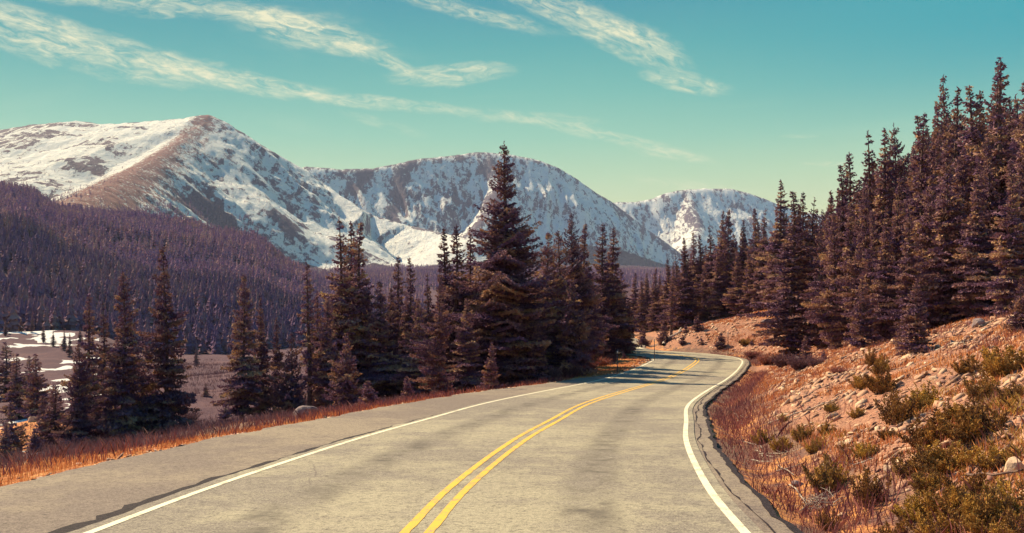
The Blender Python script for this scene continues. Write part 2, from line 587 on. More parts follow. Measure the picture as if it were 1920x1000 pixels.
c = T.mix(T.smooth(T.math('ADD', sc.outputs[0], T.math('MULTIPLY', T.math('SUBTRACT', n_mid, 0.5), 0.9)), 0.3, 0.7), base, stone)
c = T.mix(T.smooth(T.math('ADD', sc.outputs[1], T.math('MULTIPLY', T.math('SUBTRACT', n_mid, 0.5), 1.2)), 0.35, 0.65), c, grass)
c = T.mix(T.smooth(T.math('ADD', sc.outputs[2], T.math('MULTIPLY', T.math('SUBTRACT', n_big, 0.5), 0.9)), 0.35, 0.65), c, scrub)
c = T.mix(T.smooth(T.math('ADD', at.outputs['Alpha'], T.math('MULTIPLY', T.math('SUBTRACT', n_big, 0.5), 0.8)), 0.45, 0.55), c, (0.62, 0.60, 0.60))
finish(T, c, 0.95, T.math('ADD', n_fine, T.math('MULTIPLY', n_mid, 2.0)), 1.0, 0.05, 0.1)

# mountains: mask R = bare rock, G = brown wind-swept turf
M_mount, T = material('mountain')
p = pos(T)
at = T.n('ShaderNodeAttribute', attribute_name='mask')
sc = T.n('ShaderNodeSeparateColor', i_0=at.outputs['Color'])
nz = T.n('ShaderNodeSeparateXYZ', i_0=T.n('ShaderNodeNewGeometry').outputs['Normal']).outputs[2]
ns = T.noise(p, 1 / 34, 8, 0.74, 0.3)
st = T.n('ShaderNodeMapping', i_0=p)
st.inputs['Scale'].default_value = (1 / 24, 1 / 90, 1 / 60)
nst = T.noise(st.outputs[0], 1.0, 7, 0.7, 0.5)
nsp = T.noise(p, 1 / 9, 3, 0.8)
rockc = T.mix(nsp, (0.07, 0.055, 0.10), (0.19, 0.14, 0.17))
turf = T.mix(nst, (0.18, 0.075, 0.085), (0.34, 0.165, 0.145))
f = T.math('ADD', sc.outputs[0], T.math('ADD', T.math('MULTIPLY', T.math('SUBTRACT', ns, 0.5), 1.15), T.math('MULTIPLY', T.math('SUBTRACT', nst, 0.5), 1.9)))
f = T.math('ADD', f, T.math('MULTIPLY', T.math('SUBTRACT', nsp, 0.5), 0.6))
f = T.smooth(f, 0.49, 0.66)
snow = T.mix(T.smooth(ns, 0.4, 0.7), (0.82, 0.82, 0.78), (0.90, 0.88, 0.79))
c = T.mix(f, snow, rockc)
g = T.math('ADD', sc.outputs[1], T.math('MULTIPLY', T.math('SUBTRACT', nst, 0.5), 1.3))
g = T.math('ADD', g, T.math('MULTIPLY', T.math('SUBTRACT', nsp, 0.5), 3.0))
c = T.mix(T.smooth(g, 0.4, 0.6), c, turf)
# forest floor under the lower slopes
c = T.mix(T.smooth(T.math('ADD', sc.outputs[2], T.math('MULTIPLY', T.math('SUBTRACT', nsp, 0.5), 0.6)), 0.4, 0.6), c, (0.075, 0.045, 0.07))
finish(T, c, 0.9, T.math('ADD', ns, T.math('MULTIPLY', nst, 0.8)), 1.0, 22.0, 0.1)


def asphalt(name, c0, c1, worn):
    m, T = material(name)
    p = pos(T)
    big = T.noise(p, 0.16, 4, 0.6)
    crs = T.noise(p, 11.0, 7, 0.88)
    mid = T.noise(p, 1.4, 5, 0.65)
    fin = T.noise(p, 45.0, 3, 0.8)
    grit = T.n('ShaderNodeTexVoronoi', i_Vector=p, i_Scale=70.0).outputs['Distance']
    c = T.mix(T.smooth(T.math('ADD', T.math('MULTIPLY', big, 0.6), T.math('MULTIPLY', mid, 0.4)), 0.42, 0.58), c0, c1)
    c = T.mix(T.math('MULTIPLY', T.smooth(fin, 0.35, 0.7), 0.55), c, tuple(v * 1.5 for v in c1))
    c = T.mix(T.math('MULTIPLY', T.smooth(fin, 0.52, 0.30), 0.6), c, tuple(v * 0.45 for v in c0))
    c = T.mix(T.math('MULTIPLY', T.smooth(crs, 0.52, 0.36), 0.75), c, tuple(v * 0.42 for v in c0))
    c = T.mix(T.math('MULTIPLY', T.smooth(crs, 0.55, 0.70), 0.5), c, tuple(v * 1.6 for v in c1))
    # darker oil band along each wheel track and a few stains
    at = T.n('ShaderNodeAttribute', attribute_name='lat')
    a = T.math('ABSOLUTE', at.outputs['Fac'])
    band = T.math('MULTIPLY', T.smooth(T.math('ABSOLUTE', T.math('SUBTRACT', a, 1.85)), 0.55, 0.1), T.smooth(mid, 0.35, 0.7))
    c = T.mix(T.math('MULTIPLY', band, worn), c, tuple(v * 0.55 for v in c0))
    stm = T.n('ShaderNodeMapping', i_0=p)
    stm.inputs['Scale'].default_value = (0.9, 2.4, 1)
    spots = T.smooth(T.noise(stm.outputs[0], 0.9, 3, 0.5), 0.70, 0.76)
    c = T.mix(T.math('MULTIPLY', spots, 0.5), c, tuple(v * 0.4 for v in c0))
    cr = T.n('ShaderNodeTexVoronoi', feature='DISTANCE_TO_EDGE', i_Scale=0.30)
    T.set(cr.inputs['Vector'], T.mix(0.12, p, T.n('ShaderNodeTexNoise', i_Vector=p, i_Scale=1.3).outputs[1], 'ADD'))
    crk = T.math('MULTIPLY', T.smooth(cr.outputs['Distance'], 0.006, 0.002), T.smooth(T.noise(p, 0.25, 2, 0.5), 0.52, 0.6))
    c = T.mix(T.math('MULTIPLY', crk, 0.35), c, (0.05, 0.035, 0.05))
    finish(T, c, 0.9, T.math('ADD', grit, fin), 0.6, 0.006, 0.12)
    return m


M_road = asphalt('asphalt', (0.165, 0.138, 0.13), (0.325, 0.285, 0.21), 0.9)
M_shoulder = asphalt('coarse_asphalt', (0.14, 0.108, 0.105), (0.25, 0.20, 0.155), 0.0)


def paint(name, col, dirt):
    m, T = material(name)
    p = pos(T)
    n1 = T.noise(p, 30.0, 4, 0.75); n2 = T.noise(p, 3.0, 4, 0.6)
    c = T.mix(T.math('MULTIPLY', n2, 0.5), col, tuple(v * 0.75 for v in col))
    wear = T.smooth(T.math('ADD', T.math('MULTIPLY', n1, 0.6), T.math('MULTIPLY', n2, 0.4)), 0.505, 0.59)
    c = T.mix(T.math('MULTIPLY', wear, dirt), c, (0.25, 0.21, 0.16))
    finish(T, c, 0.8, n1, 0.4, 0.004, 0.15)
    return m


M_white = paint('white_paint', (0.78, 0.70, 0.53), 0.75)
M_yellow = paint('yellow_paint', (0.74, 0.42, 0.06), 0.9)

M_crack_shade, T = material('crack_and_step_shade')  # dark cracks, colour deepened to carry the shadow of the left pavement step
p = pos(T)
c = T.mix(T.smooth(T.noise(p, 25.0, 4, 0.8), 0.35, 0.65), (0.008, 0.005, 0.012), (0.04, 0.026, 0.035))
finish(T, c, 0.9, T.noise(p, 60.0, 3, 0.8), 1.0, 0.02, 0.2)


def foliage(name, dark, light, warm, nscale=1.1, var=0.6):
    m, T = material(name)
    at = T.n('ShaderNodeAttribute', attribute_name='tint').outputs['Fac']
    p = T.n('ShaderNodeTexCoord').outputs['Object']
    oi = T.n('ShaderNodeObjectInfo').outputs['Random']
    n = T.noise(p, nscale, 3, 0.6)
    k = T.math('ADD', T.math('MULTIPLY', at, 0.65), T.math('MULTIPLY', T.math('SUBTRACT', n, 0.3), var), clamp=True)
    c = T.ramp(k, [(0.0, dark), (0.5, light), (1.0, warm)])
    hs = T.n('ShaderNodeHueSaturation', i_Color=c)
    T.set(hs.inputs['Hue'], T.math('ADD', 0.485, T.math('MULTIPLY', oi, 0.03)))
    T.set(hs.inputs['Value'], T.math('ADD', 0.80, T.math('MULTIPLY', oi, 0.45)))
    d = T.n('ShaderNodeBsdfPrincipled')
    T.set(d.inputs['Base Color'], hs.outputs[0])
    d.inputs['Roughness'].default_value = 0.9
    d.inputs['Specular IOR Level'].default_value = 0.03
    tr = T.n('ShaderNodeBsdfTranslucent', i_Color=hs.outputs[0])
    mx = T.n('ShaderNodeMixShader', i_0=0.15)
    T.set(mx.inputs[1], d.outputs[0]); T.set(mx.inputs[2], tr.outputs[0])
    T.n('ShaderNodeOutputMaterial', i_Surface=mx.outputs[0])
    return m


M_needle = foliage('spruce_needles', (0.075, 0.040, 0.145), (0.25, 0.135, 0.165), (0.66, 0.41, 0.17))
M_bush = foliage('bush_needles', (0.10, 0.055, 0.06), (0.36, 0.20, 0.06), (0.76, 0.45, 0.10))
M_farneedle = foliage('distant_needles', (0.115, 0.068, 0.19), (0.22, 0.125, 0.20), (0.38, 0.235, 0.20), 0.012, 1.1)
M_grass = foliage('dry_grass', (0.30, 0.08, 0.06), (0.56, 0.21, 0.09), (0.80, 0.52, 0.25))
M_brush = foliage('red_brush', (0.11, 0.042, 0.07), (0.30, 0.115, 0.105), (0.58, 0.30, 0.17))
M_willow = foliage('willow_twigs', (0.09, 0.048, 0.08), (0.18, 0.095, 0.11), (0.36, 0.22, 0.17))

M_bark, T = material('bark')
p = T.n('ShaderNodeTexCoord').outputs['Object']
c = T.mix(T.smooth(T.noise(p, 9.0, 4, 0.7), 0.35, 0.65), (0.075, 0.042, 0.045), (0.20, 0.125, 0.10))
finish(T, c, 0.9, T.noise(p, 30.0, 3, 0.7), 0.7, 0.02, 0.15)

M_deadwood, T = material('weathered_wood')
p = T.n('ShaderNodeTexCoord').outputs['Object']
mp = T.n('ShaderNodeMapping', i_0=p); mp.inputs['Scale'].default_value = (3, 30, 30)
c = T.mix(T.smooth(T.noise(mp.outputs[0], 1.0, 4, 0.7), 0.35, 0.65), (0.20, 0.14, 0.13), (0.50, 0.42, 0.34))
finish(T, c, 0.85, T.noise(mp.outputs[0], 2.0, 3, 0.7), 0.5, 0.01, 0.2)

M_stone, T = material('stone')
p = pos(T)
oi = T.n('ShaderNodeAttribute', attribute_name='tint').outputs['Fac']
c = T.ramp(oi, [(0.0, (0.15, 0.07, 0.075)), (0.35, (0.36, 0.18, 0.12)), (0.7, (0.50, 0.29, 0.18)), (1.0, (0.66, 0.49, 0.34))])
c = T.mix(T.math('MULTIPLY', T.smooth(T.noise(p, 9.0, 4, 0.7), 0.4, 0.7), 0.5), c, (0.22, 0.14, 0.13))
finish(T, c, 0.85, T.noise(p, 20.0, 4, 0.7), 0.6, 0.02, 0.2)

M_darkrock, T = material('dark_rock')
p = pos(T)
c = T.mix(T.smooth(T.noise(p, 5.0, 5, 0.7), 0.35, 0.65), (0.10, 0.065, 0.085), (0.30, 0.22, 0.21))
finish(T, c, 0.85, T.noise(p, 9.0, 5, 0.7), 1.0, 0.05, 0.2)

M_post, T = material('post_paint')
p = pos(T)
c = T.mix(T.noise(p, 6.0, 3, 0.6), (0.07, 0.05, 0.06), (0.16, 0.11, 0.11))
finish(T, c, 0.7)
M_reflector, T = material('reflector')
finish(T, (0.75, 0.70, 0.58), 0.35)

# ------------------------------------------------------------------ ground sheets
def make_ground():
    ys = [-20.0]
    while ys[-1] < 1300:
        ys.append(ys[-1] + max(0.17 if ys[-1] > 5 else 0.5, 0.0115 * max(ys[-1], 0)))
    ys = np.array(ys)
    nc = 640
    t = np.linspace(-1, 1, nc)
    t = np.sign(t) * (0.55 * np.abs(t) + 0.45 * np.abs(t) ** 2.2)
    half = 26 + 0.80 * np.clip(ys, 0, None)
    Xg = t[None, :] * half[:, None]
    Yg = np.repeat(ys[:, None], nc, 1)
    Zg = H(Xg, Yg)
    x, y, z = Xg.ravel(), Yg.ravel(), Zg.ravel()
    s_, k = road_dist(x, y)
    u = -s_ - left_edge(k); v = s_ - RIGHT_EDGE
    px = 960 + F * x / np.maximum(y, 3)
    n1 = fbm(x / 5, y / 5, 101, 4); n2 = fbm(x / 18, y / 18, 103, 4); n3 = fbm(x / 1.3, y / 1.3, 105, 3)
    scree = np.where(v > 0, sstep(v, 0.9, 2.6), 0) * (0.55 + 0.8 * n1)
    scree = np.where((u > 0) & (u < 0.5), 0.4, scree)
    # gravel turnout at the outside of the bend
    turn = np.exp(-(((x - 18.9) / 1.9) ** 2 + ((y - 70.0) / 3.6) ** 2))
    scree = np.maximum(scree, turn * 1.2); base_tan = sstep(turn, 0.35, 0.6)
    orange = np.where(u > 0, (1 - sstep(u, 2.2, 6.0)) * 0.95 + 0.25 * sstep(n2, 0.5, 0.62) * (u < 60), 0)
    orange = np.where(v > 0, 0.55 * (1 - sstep(v, 0.8, 3.0)) * (n1 > 0.45) + 0.55 * sstep(n2, 0.5, 0.64) * sstep(v, 2, 5), orange)
    orange = np.where((v > 0) & (turn > 0.4), 0, orange)
    near_open = sstep(x, -60, -25) * 0 + ((x < -12) & (y < 90) & (px < 260)).astype(float)
    orange = np.maximum(orange, near_open * 0.75 * sstep(n2, 0.40, 0.55))
    scrub = np.where(u > 0, sstep(u, 4, 9) * 0.75, 0)
    scrub = np.where((u > 0) & (near_open > 0), scrub * sstep(n2, 0.62, 0.5), scrub)
    spit = sstep(y, 52, 60) * (1 - sstep(y, 95, 105)) * (x > 2) * (u > 0)
    scrub = scrub * (1 - 0.8 * spit)
    scrub = np.where(v > 0, 0.28 * np.exp(-((v - 1.2) / 0.9) ** 2) * (turn < 0.3) , scrub)
    scrub = np.maximum(scrub, 0.85 * sstep(v, 9, 16))
    scrub = np.where(y > 250, 0.9, scrub); dark = sstep(y, 300, 420)
    sn = (fbm(x / 9, y / 9, 107, 4) + 0.35 * fbm(x / 40, y / 40, 109, 2))
    snow = np.where((u > 18) & (px < 190) & (y > 52) & (y < 340), sstep(sn, 0.66 + 0.10 * sstep(px, 60, 330) - 0.0 * y, 0.84) * (0.25 + 1.1 * fbm(x / 3.5, y / 7, 113, 3)), 0)
    mask = np.c_[np.clip(scree, 0, 1.2), np.clip(orange, 0, 1), np.clip(scrub, 0, 1), np.clip(snow, 0, 1)]
    me = mesh('ground', np.c_[x, y, z], grid_faces(len(ys), nc), M_ground, mask, True, 'mask')
    tag(obj('ground', me), kind='structure')


def make_mountains():
    ys = [1240.0]
    while ys[-1] < 7600:
        ys.append(ys[-1] + 8 + 0.0028 * ys[-1])
    ys = np.array(ys); nc = 1000
    px = np.linspace(-420, 2300, nc)
    Xg = (px[None, :] - 960) / F * ys[:, None]
    Yg = np.repeat(ys[:, None], nc, 1)
    x, y = Xg.ravel(), Yg.ravel()
    z, mt, low, (dcrest, keep, hgt) = H_far(x, y, True)
    far = y > 1150
    zz = z.reshape(len(ys), nc)
    gy = np.gradient(zz, axis=0) / np.gradient(ys)[:, None]
    gx = np.gradient(zz, axis=1) / np.maximum(np.gradient(Xg, axis=1), 1e-3)
    sl = np.hypot(gx, gy).ravel()
    P = 960 + F * x / y
    n = fbm(x / 160, y / 160, 201, 4); ns = fbm(x / 26, y / 80, 203, 4, 0.6)
    rock = 0.24 + 0.30 * sstep(sl, 0.55, 1.2) + 0.40 * (n - 0.5) + 0.5 * (ns - 0.5)
    dc = np.full(len(x), 1e9); dc[far] = dcrest
    d1 = np.full(len(x), 1e9); sd1 = np.zeros(len(x)); d1[far] = keep[0]; sd1[far] = keep[1]
    rock = rock + 0.45 * np.exp(-(dc / 40) ** 2) * (y > 3400)
    # rocky cliffs below the domed summit and dark rock bands
    rock = rock + 0.42 * sstep(fbm(x / 150, y / 60, 231, 4), 0.48, 0.58) * (P < 420) * (y > 2300) * sstep(d1, 60, 200)
    bowl = sstep(P, 690, 760) * (1 - sstep(P, 930, 990)) * (y > 4100) * (z < 560)
    rock = rock + 0.12 * bowl
    rock = rock + 0.22 * (sstep(P, 40, -40) * (y > 3500))
    # wind-swept brown ridge
    wdt = np.interp(y, [1500, 2300, 3600], [165, 85, 45])
    on = (y < 3620) & (y > 1300)
    turf = np.where(on, np.exp(-((d1 + np.where(sd1 > 0, -0.15, 0.5) * d1) / wdt) ** 2), 0)
    turf = turf * np.where(sd1 > 0, 1.0, sstep(wdt * 0.5 - d1, -60, 40))
    turf = turf * (0.34 + 0.5 * n + 0.5 * ns) * np.interp(y, [1500, 3000, 3600], [1.1, 0.95, 0.75])
    # krummholz speckle low down: dark patches
    low_f = sstep(330 - z, 0, 120) * sstep(fbm(x / 90, y / 90, 211, 4), 0.50, 0.66)
    rock = rock + 0.5 * low_f * (y < 3300)
    sky2 = np.interp(P, [500, 640, 700, 760, 820, 900, 1000, 1100, 1160, 1240, 1400], [470, 512, 490, 505, 494, 488, 474, 458, 464, 492, 520])
    floorf = sstep((HORIZON - z / y * F) - sky2, -3, 8) * (P > 560)
    mask = np.c_[np.clip(rock, 0, 1), np.clip(turf, 0, 1), np.clip(floorf, 0, 1), np.zeros(len(x))]
    z = z - 6 * (y < 1300)
    me = mesh('mountains', np.c_[x, y, z], grid_faces(len(ys), nc), M_mount, mask, True, 'mask')
    tag(obj('mountains', me), kind='structure')
    return None


make_ground()
make_mountains()

# ------------------------------------------------------------------ road, shoulders, markings
def strip(name, latA, latB, dz, mat, k0=0, k1=None, n=2, parent=None, step=1, jit=None, kind='structure'):
    k = np.arange(k0, len(CL) if k1 is None else k1, step)
    a = latA(k) if callable(latA) else np.full(len(k), latA)
    b = latB(k) if callable(latB) else np.full(len(k), latB)
    V = []; lat = []
    for t in np.linspace(0, 1, n):
        l = a + (b - a) * t
        q = CL[k] + CN[k] * l[:, None]
        zz = zr(q[:, 1]) + (dz if not callable(dz) else dz(l))
        V.append(np.c_[q, zz]); lat.append(l)
    V = np.stack(V, 1).reshape(-1, 3); lat = np.stack(lat, 1).ravel()
    me = mesh(name, V, grid_faces(len(k), n), mat, lat, True, 'lat')
    o = obj(name, me, parent)
    if kind: tag(o, kind=kind)
    return o


def wob(seed, amp, sc=1.0):
    return lambda k: (vn(k * 0.25 * sc, k * 0 + seed, seed) - 0.5) * amp + (vn(k * 1.3 * sc, k * 0 + seed, seed + 1) - 0.5) * amp * 0.5


wl, wr = wob(3, 0.10), wob(5, 0.16)
strip('road', lambda k: -WID - 0.10 + wl(k), lambda k: WID + 0.10 + 0 * k, 0.0, M_road, n=13)
strip('road_shoulder', lambda k: -left_edge(k) + wob(11, 0.25)(k) - 0.05, lambda k: np.full(len(k), -WID + 0.12), lambda l: -0.035, M_shoulder, k1=int(SH_K[-1]), n=9)
strip('road_shoulder', lambda k: np.full(len(k), WID - 0.05), lambda k: RIGHT_EDGE + wob(13, 0.10)(k), lambda l: -0.02, M_shoulder, n=4)
# broken joint between lane and pull-off, step shadow painted near-black: widest near the camera
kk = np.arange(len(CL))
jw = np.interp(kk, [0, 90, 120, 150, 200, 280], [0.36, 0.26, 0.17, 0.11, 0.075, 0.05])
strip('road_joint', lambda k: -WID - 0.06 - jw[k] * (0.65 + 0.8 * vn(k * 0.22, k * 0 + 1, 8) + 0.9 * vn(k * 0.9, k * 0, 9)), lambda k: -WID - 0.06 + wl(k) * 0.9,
      -0.028, M_crack_shade, k0=0, k1=300, n=3)
strip('road_joint', lambda k: WID + 0.20 + (vn(k * 0.2, k * 0, 15) - 0.5) * 0.14, lambda k: WID + 0.202 + (vn(k * 0.2, k * 0, 15) - 0.5) * 0.14 + 0.012 + 0.03 * sstep(vn(k * 0.7, k * 0, 16), 0.3, 0.8) + (vn(k * 1.7, k * 0, 14) - 0.5) * 0.03, -0.014, M_crack_shade, k0=60, k1=380, n=2)
strip('road_edge', lambda k: RIGHT_EDGE - 0.03 + wob(13, 0.10)(k), lambda k: RIGHT_EDGE + 0.03 + wob(13, 0.10)(k) + 0.06 * vn(k * 0.5, k * 0, 17), -0.012, M_crack_shade, k0=40, k1=390, n=2)
lw = 0.056
strip('edge_line', lambda k: -WID + 0.12 - lw + 0 * k, lambda k: -WID + 0.12 + lw + 0.3 * wl(k) * 0.2, 0.005, M_white, k1=385)
strip('edge_line', lambda k: WID - 0.10 - lw + 0 * k, lambda k: WID - 0.10 + lw + 0 * k, 0.005, M_white, k1=500)
for s_ in (-1, 1):
    strip('centre_line', lambda k: s_ * 0.13 - 0.05 + 0 * k, lambda k: s_ * 0.13 + 0.05 + 0.015 * vn(k * 1.0, k * 0, 19), 0.005, M_yellow, k1=len(CL))


# ------------------------------------------------------------------ spruce generator
def tufts(P, Dr, size, wid, rng, tint, fan=3, out=None):
    """pointed two-triangle blades fanning round direction Dr at points P"""
    n = len(P)
    P = np.repeat(P, fan, 0); Dr = np.repeat(Dr, fan, 0); tint = np.repeat(tint, fan)
    size = np.repeat(size, fan)
    d = Dr + rng.normal(0, 0.55, Dr.shape)
    d /= np.linalg.norm(d, axis=1)[:, None] + 1e-9
    r = rng.normal(0, 1, d.shape)
    if out is not None:
        r = r * 0.55 + np.repeat(out, fan, 0)
    s_ = np.cross(d, np.cross(d, r)) if False else np.cross(d, r); s_ /= np.linalg.norm(s_, axis=1)[:, None] + 1e-9
    L = size * rng.uniform(0.6, 1.3, len(P))
    W = wid * rng.uniform(0.7, 1.3, len(P)) * (size / size.mean())
    base = P - d * (L * 0.3)[:, None]
    tip = P + d * (L * 0.75)[:, None]
    mid = P + d * (L * 0.12)[:, None]
    a = mid + s_ * W[:, None]; b = mid - s_ * W[:, None]
    V = np.stack([base, a, tip, b], 1).reshape(-1, 3)
    i = np.arange(len(P)) * 4
    Fq = np.c_[i, i + 1, i + 2, i + 3]
    return V, Fq, np.repeat(np.clip(tint + rng.normal(0, 0.12, len(P)), 0, 1), 4)


def cone_tube(p0, p1, r0, r1, n=5):
    p0, p1 = np.array(p0, float), np.array(p1, float)
    d = p1 - p0; d /= np.linalg.norm(d) + 1e-9
    a = np.cross(d, [0.3, 0.9, 0.2]); a /= np.linalg.norm(a); b = np.cross(d, a)
    t = np.linspace(0, 2 * math.pi, n, endpoint=False)
    ring = np.cos(t)[:, None] * a + np.sin(t)[:, None] * b
    V = np.vstack([p0 + ring * r0, p1 + ring * r1])
    i = np.arange(n); j = (i + 1) % n
    return V, np.c_[i, j, j + n, i + n]


class MB:
    def __init__(self):
        self.V, self.F, self.C, self.n = [], {}, [], 0

    def add(self, V, Fc, C=None):
        self.F.setdefault(Fc.shape[1], []).append(Fc + self.n)
        self.V.append(V); self.n += len(V)
        self.C.append(np.zeros(len(V)) if C is None else C)

    def mesh(self, name, mat, smooth=False):
        return mesh(name, np.vstack(self.V), [np.vstack(f) for f in self.F.values()], mat, np.concatenate(self.C), smooth)


def spruce(seed, Ht, Rd, step=0.27, tuft=0.24, power=0.85, bare=0.06, gaps=0.15, droop=0.35, fan=3, dens=1.0, mat=None, nb=6, lean=0.0, narrow_top=0.0, clump=0.5):
    """crown mesh + trunk mesh; Ht height, Rd largest radius"""
    rng = np.random.default_rng(seed)
    cr = MB(); tk = MB()
    # trunk with a slight curve
    ks = np.linspace(0, 1, 9)
    cx_ = lean * ks ** 1.3 + 0.012 * Ht * np.sin(ks * 5 + seed); cy_ = 0.010 * Ht * np.cos(ks * 4 + seed) - 0.010 * Ht * math.cos(seed)
    cx_ -= cx_[0]; cy_ -= cy_[0]
    r0 = 0.016 * Ht + 0.02
    for i in range(8):
        ra = r0 * (1 - ks[i]) ** 0.8 + 0.008; rb = r0 * (1 - ks[i + 1]) ** 0.8 + 0.006
        if i == 0: ra *= 1.35
        V, Fc = cone_tube((cx_[i], cy_[i], ks[i] * Ht - (0.3 if i == 0 else 0)), (cx_[i + 1], cy_[i + 1], ks[i + 1] * Ht), ra, rb, 7)
        tk.add(V, Fc)
    z = bare * Ht
    while z < Ht * 0.992:
        f = z / Ht
        env = (1 - f) ** power
        if narrow_top > 0:
            env = env * (1 - narrow_top * sstep(np.array(f), 0.45, 0.75))
        env = float(env) * float(np.interp(f, [0, bare + 0.02, bare + 0.14, 1], [0.4, 0.6, 1, 1]))
        n = nb if f < 0.7 else max(4, nb - 3)
        ph = rng.uniform(0, 6.28)
        for b in range(n):
            if rng.random() < gaps: continue
            phi = ph + b * 6.283 / n + rng.normal(0, 0.3)
            cl = vn(np.array([phi * 0.9 + 5]), np.array([z / (0.13 * Ht + 0.3)]), seed + 7)[0]
            L = Rd * env * (1 - clump + 2 * clump * cl) * rng.uniform(0.55, 1.25) + 0.04
            tf = tuft * (0.55 + 0.45 * min(1.0, (1 - f) * 2.2))
            up = 0.55 * f ** 2 * 1.2 + 0.05
            dr = droop * (1 - 0.6 * f)
            zz = z + rng.normal(0, step * 0.3)
            m = max(2, int(L / (tf * 0.50) * dens))
            t = (np.arange(m) + 0.6) / m
            ox = np.interp(zz / Ht, ks, cx_); oy = np.interp(zz / Ht, ks, cy_)
            rr = L * t
            hz = zz + L * (up * t - dr * t ** 2 + 0.16 * t ** 4)
            c, s_ = math.cos(phi), math.sin(phi)
            sp = np.c_[ox + rr * c, oy + rr * s_, hz]
            dirn = np.array([c, s_, 0.0]); side = np.array([-s_, c, 0.0])
            pts = [sp]; drs = [np.tile(dirn * 0.8 + np.array([0, 0, 0.25]), (m, 1))]
            wside = 0.40 * L * (1 - t) * np.minimum(1, t * 3 + 0.3) + tf * 0.25
            for sg in (-1, 1):
                q = np.maximum(1, (wside / (tf * 0.8)).astype(int))
                idx = np.repeat(np.arange(m), q)
                w_ = np.concatenate([np.arange(1, a + 1) / a for a in q]) * wside[idx]
                o = sp[idx] + side * (sg * w_)[:, None] + dirn * (w_ * 0.45)[:, None]
                o[:, 2] -= w_ * (0.18 + 0.3 * rng.random()) * 1.0
                o += rng.normal(0, tuft * 0.12, o.shape)
                pts.append(o); drs.append(np.tile(dirn * 0.6 + side * sg * 0.7 + np.array([0, 0, -0.05]), (len(o), 1)))
            Pp = np.vstack(pts); Dd = np.vstack(drs)
            keep = rng.random(len(Pp)) < 0.9
            Pp, Dd = Pp[keep], Dd[keep]
            if len(Pp) == 0: continue
            rad = np.hypot(Pp[:, 0] - ox, Pp[:, 1] - oy)
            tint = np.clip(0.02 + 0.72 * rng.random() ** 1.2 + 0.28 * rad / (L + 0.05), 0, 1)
            V, Fq, Cc = tufts(Pp, Dd, np.full(len(Pp), tf) * rng.uniform(0.8, 1.25), tf * 0.27, rng, tint, fan, np.tile([c * 0.9, s_ * 0.9, 0.8], (len(Pp), 1)))
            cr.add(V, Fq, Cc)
            if L > 0.35:
                e = sp[-1] * 0.8 + sp[0] * 0.2
                V, Fc = cone_tube((ox, oy, zz), e, 0.012 + 0.012 * L, 0.004, 3)
                tk.add(V, Fc)
        z += step * rng.uniform(0.7, 1.3) * (1.0 if f < 0.75 else 0.75)
    # leader
    tp = np.c_[np.full(6, cx_[-1]), np.full(6, cy_[-1]), np.linspace(0.96, 1.0, 6) * Ht]
    V, Fq, Cc = tufts(tp, np.tile([0, 0, 1.0], (6, 1)), np.full(6, tuft * 0.8), tuft * 0.14, rng, np.full(6, 0.4), 2)
    cr.add(V, Fq, Cc)
    return cr.mesh('crown', mat or M_needle), tk.mesh('trunk', M_bark, True)


# kinds: (crown, trunk, height)
KINDS = {}
def kind(name, Ht, *a, **k):
    KINDS[name] = (*spruce(*a[:1], Ht, *a[1:], **k), Ht)


kind('giant', 17.5, 1, 4.6, step=0.36, tuft=0.235, power=0.92, bare=0.05, gaps=0.18, droop=0.26, nb=9, narrow_top=0.25, clump=0.6, dens=1.1)
for i in range(5):
    kind('slim%d' % i, 11.0, 10 + i, 1.75 + 0.15 * (i % 3), step=0.30, tuft=0.215, power=0.80, gaps=0.16 + 0.05 * (i % 2), droop=0.42, nb=8, clump=0.6, narrow_top=0.2 + 0.12 * (i % 3), lean=0.15 * (i - 1.5))
for i in range(4):
    kind('mid%d' % i, 10.0, 20 + i, 2.2 + 0.15 * i, step=0.31, tuft=0.22, power=0.85 - 0.05 * i, gaps=0.17, droop=0.36, nb=8, clump=0.6, narrow_top=0.22, bare=0.03 + 0.02 * i)
for i in range(2):
    kind('broad%d' % i, 10.0, 30 + i, 3.0, step=0.33, tuft=0.225, power=0.85, gaps=0.2, droop=0.28, nb=8, clump=0.6, narrow_top=0.15)
kind('spire', 9.0, 40, 0.75, step=0.26, tuft=0.19, power=0.55, gaps=0.3, droop=0.5, nb=5, clump=0.7, bare=0.2)
kind('ragged', 11.0, 41, 2.3, step=0.42, tuft=0.225, power=0.85, gaps=0.26, droop=0.25, nb=8, clump=0.8, bare=0.08, narrow_top=0.4)
kind('young0', 4.0, 50, 1.25, step=0.22, tuft=0.16, power=1.0, gaps=0.12, droop=0.12, nb=7, clump=0.35, bare=0.0)
kind('young1', 4.0, 51, 0.95, step=0.20, tuft=0.15, power=0.95, gaps=0.12, droop=0.2, nb=7, clump=0.35, bare=0.0)
kind('young2', 4.0, 52, 1.6, step=0.24, tuft=0.17, power=0.95, gaps=0.2, droop=0.1, nb=7, clump=0.5, bare=0.0)
kind('seedling', 2.0, 53, 0.65, step=0.14, tuft=0.12, power=0.95, gaps=0.1, droop=0.1, nb=7, clump=0.3, bare=0.0)

TREES = []           # (root, px, pytop, distance, stand)


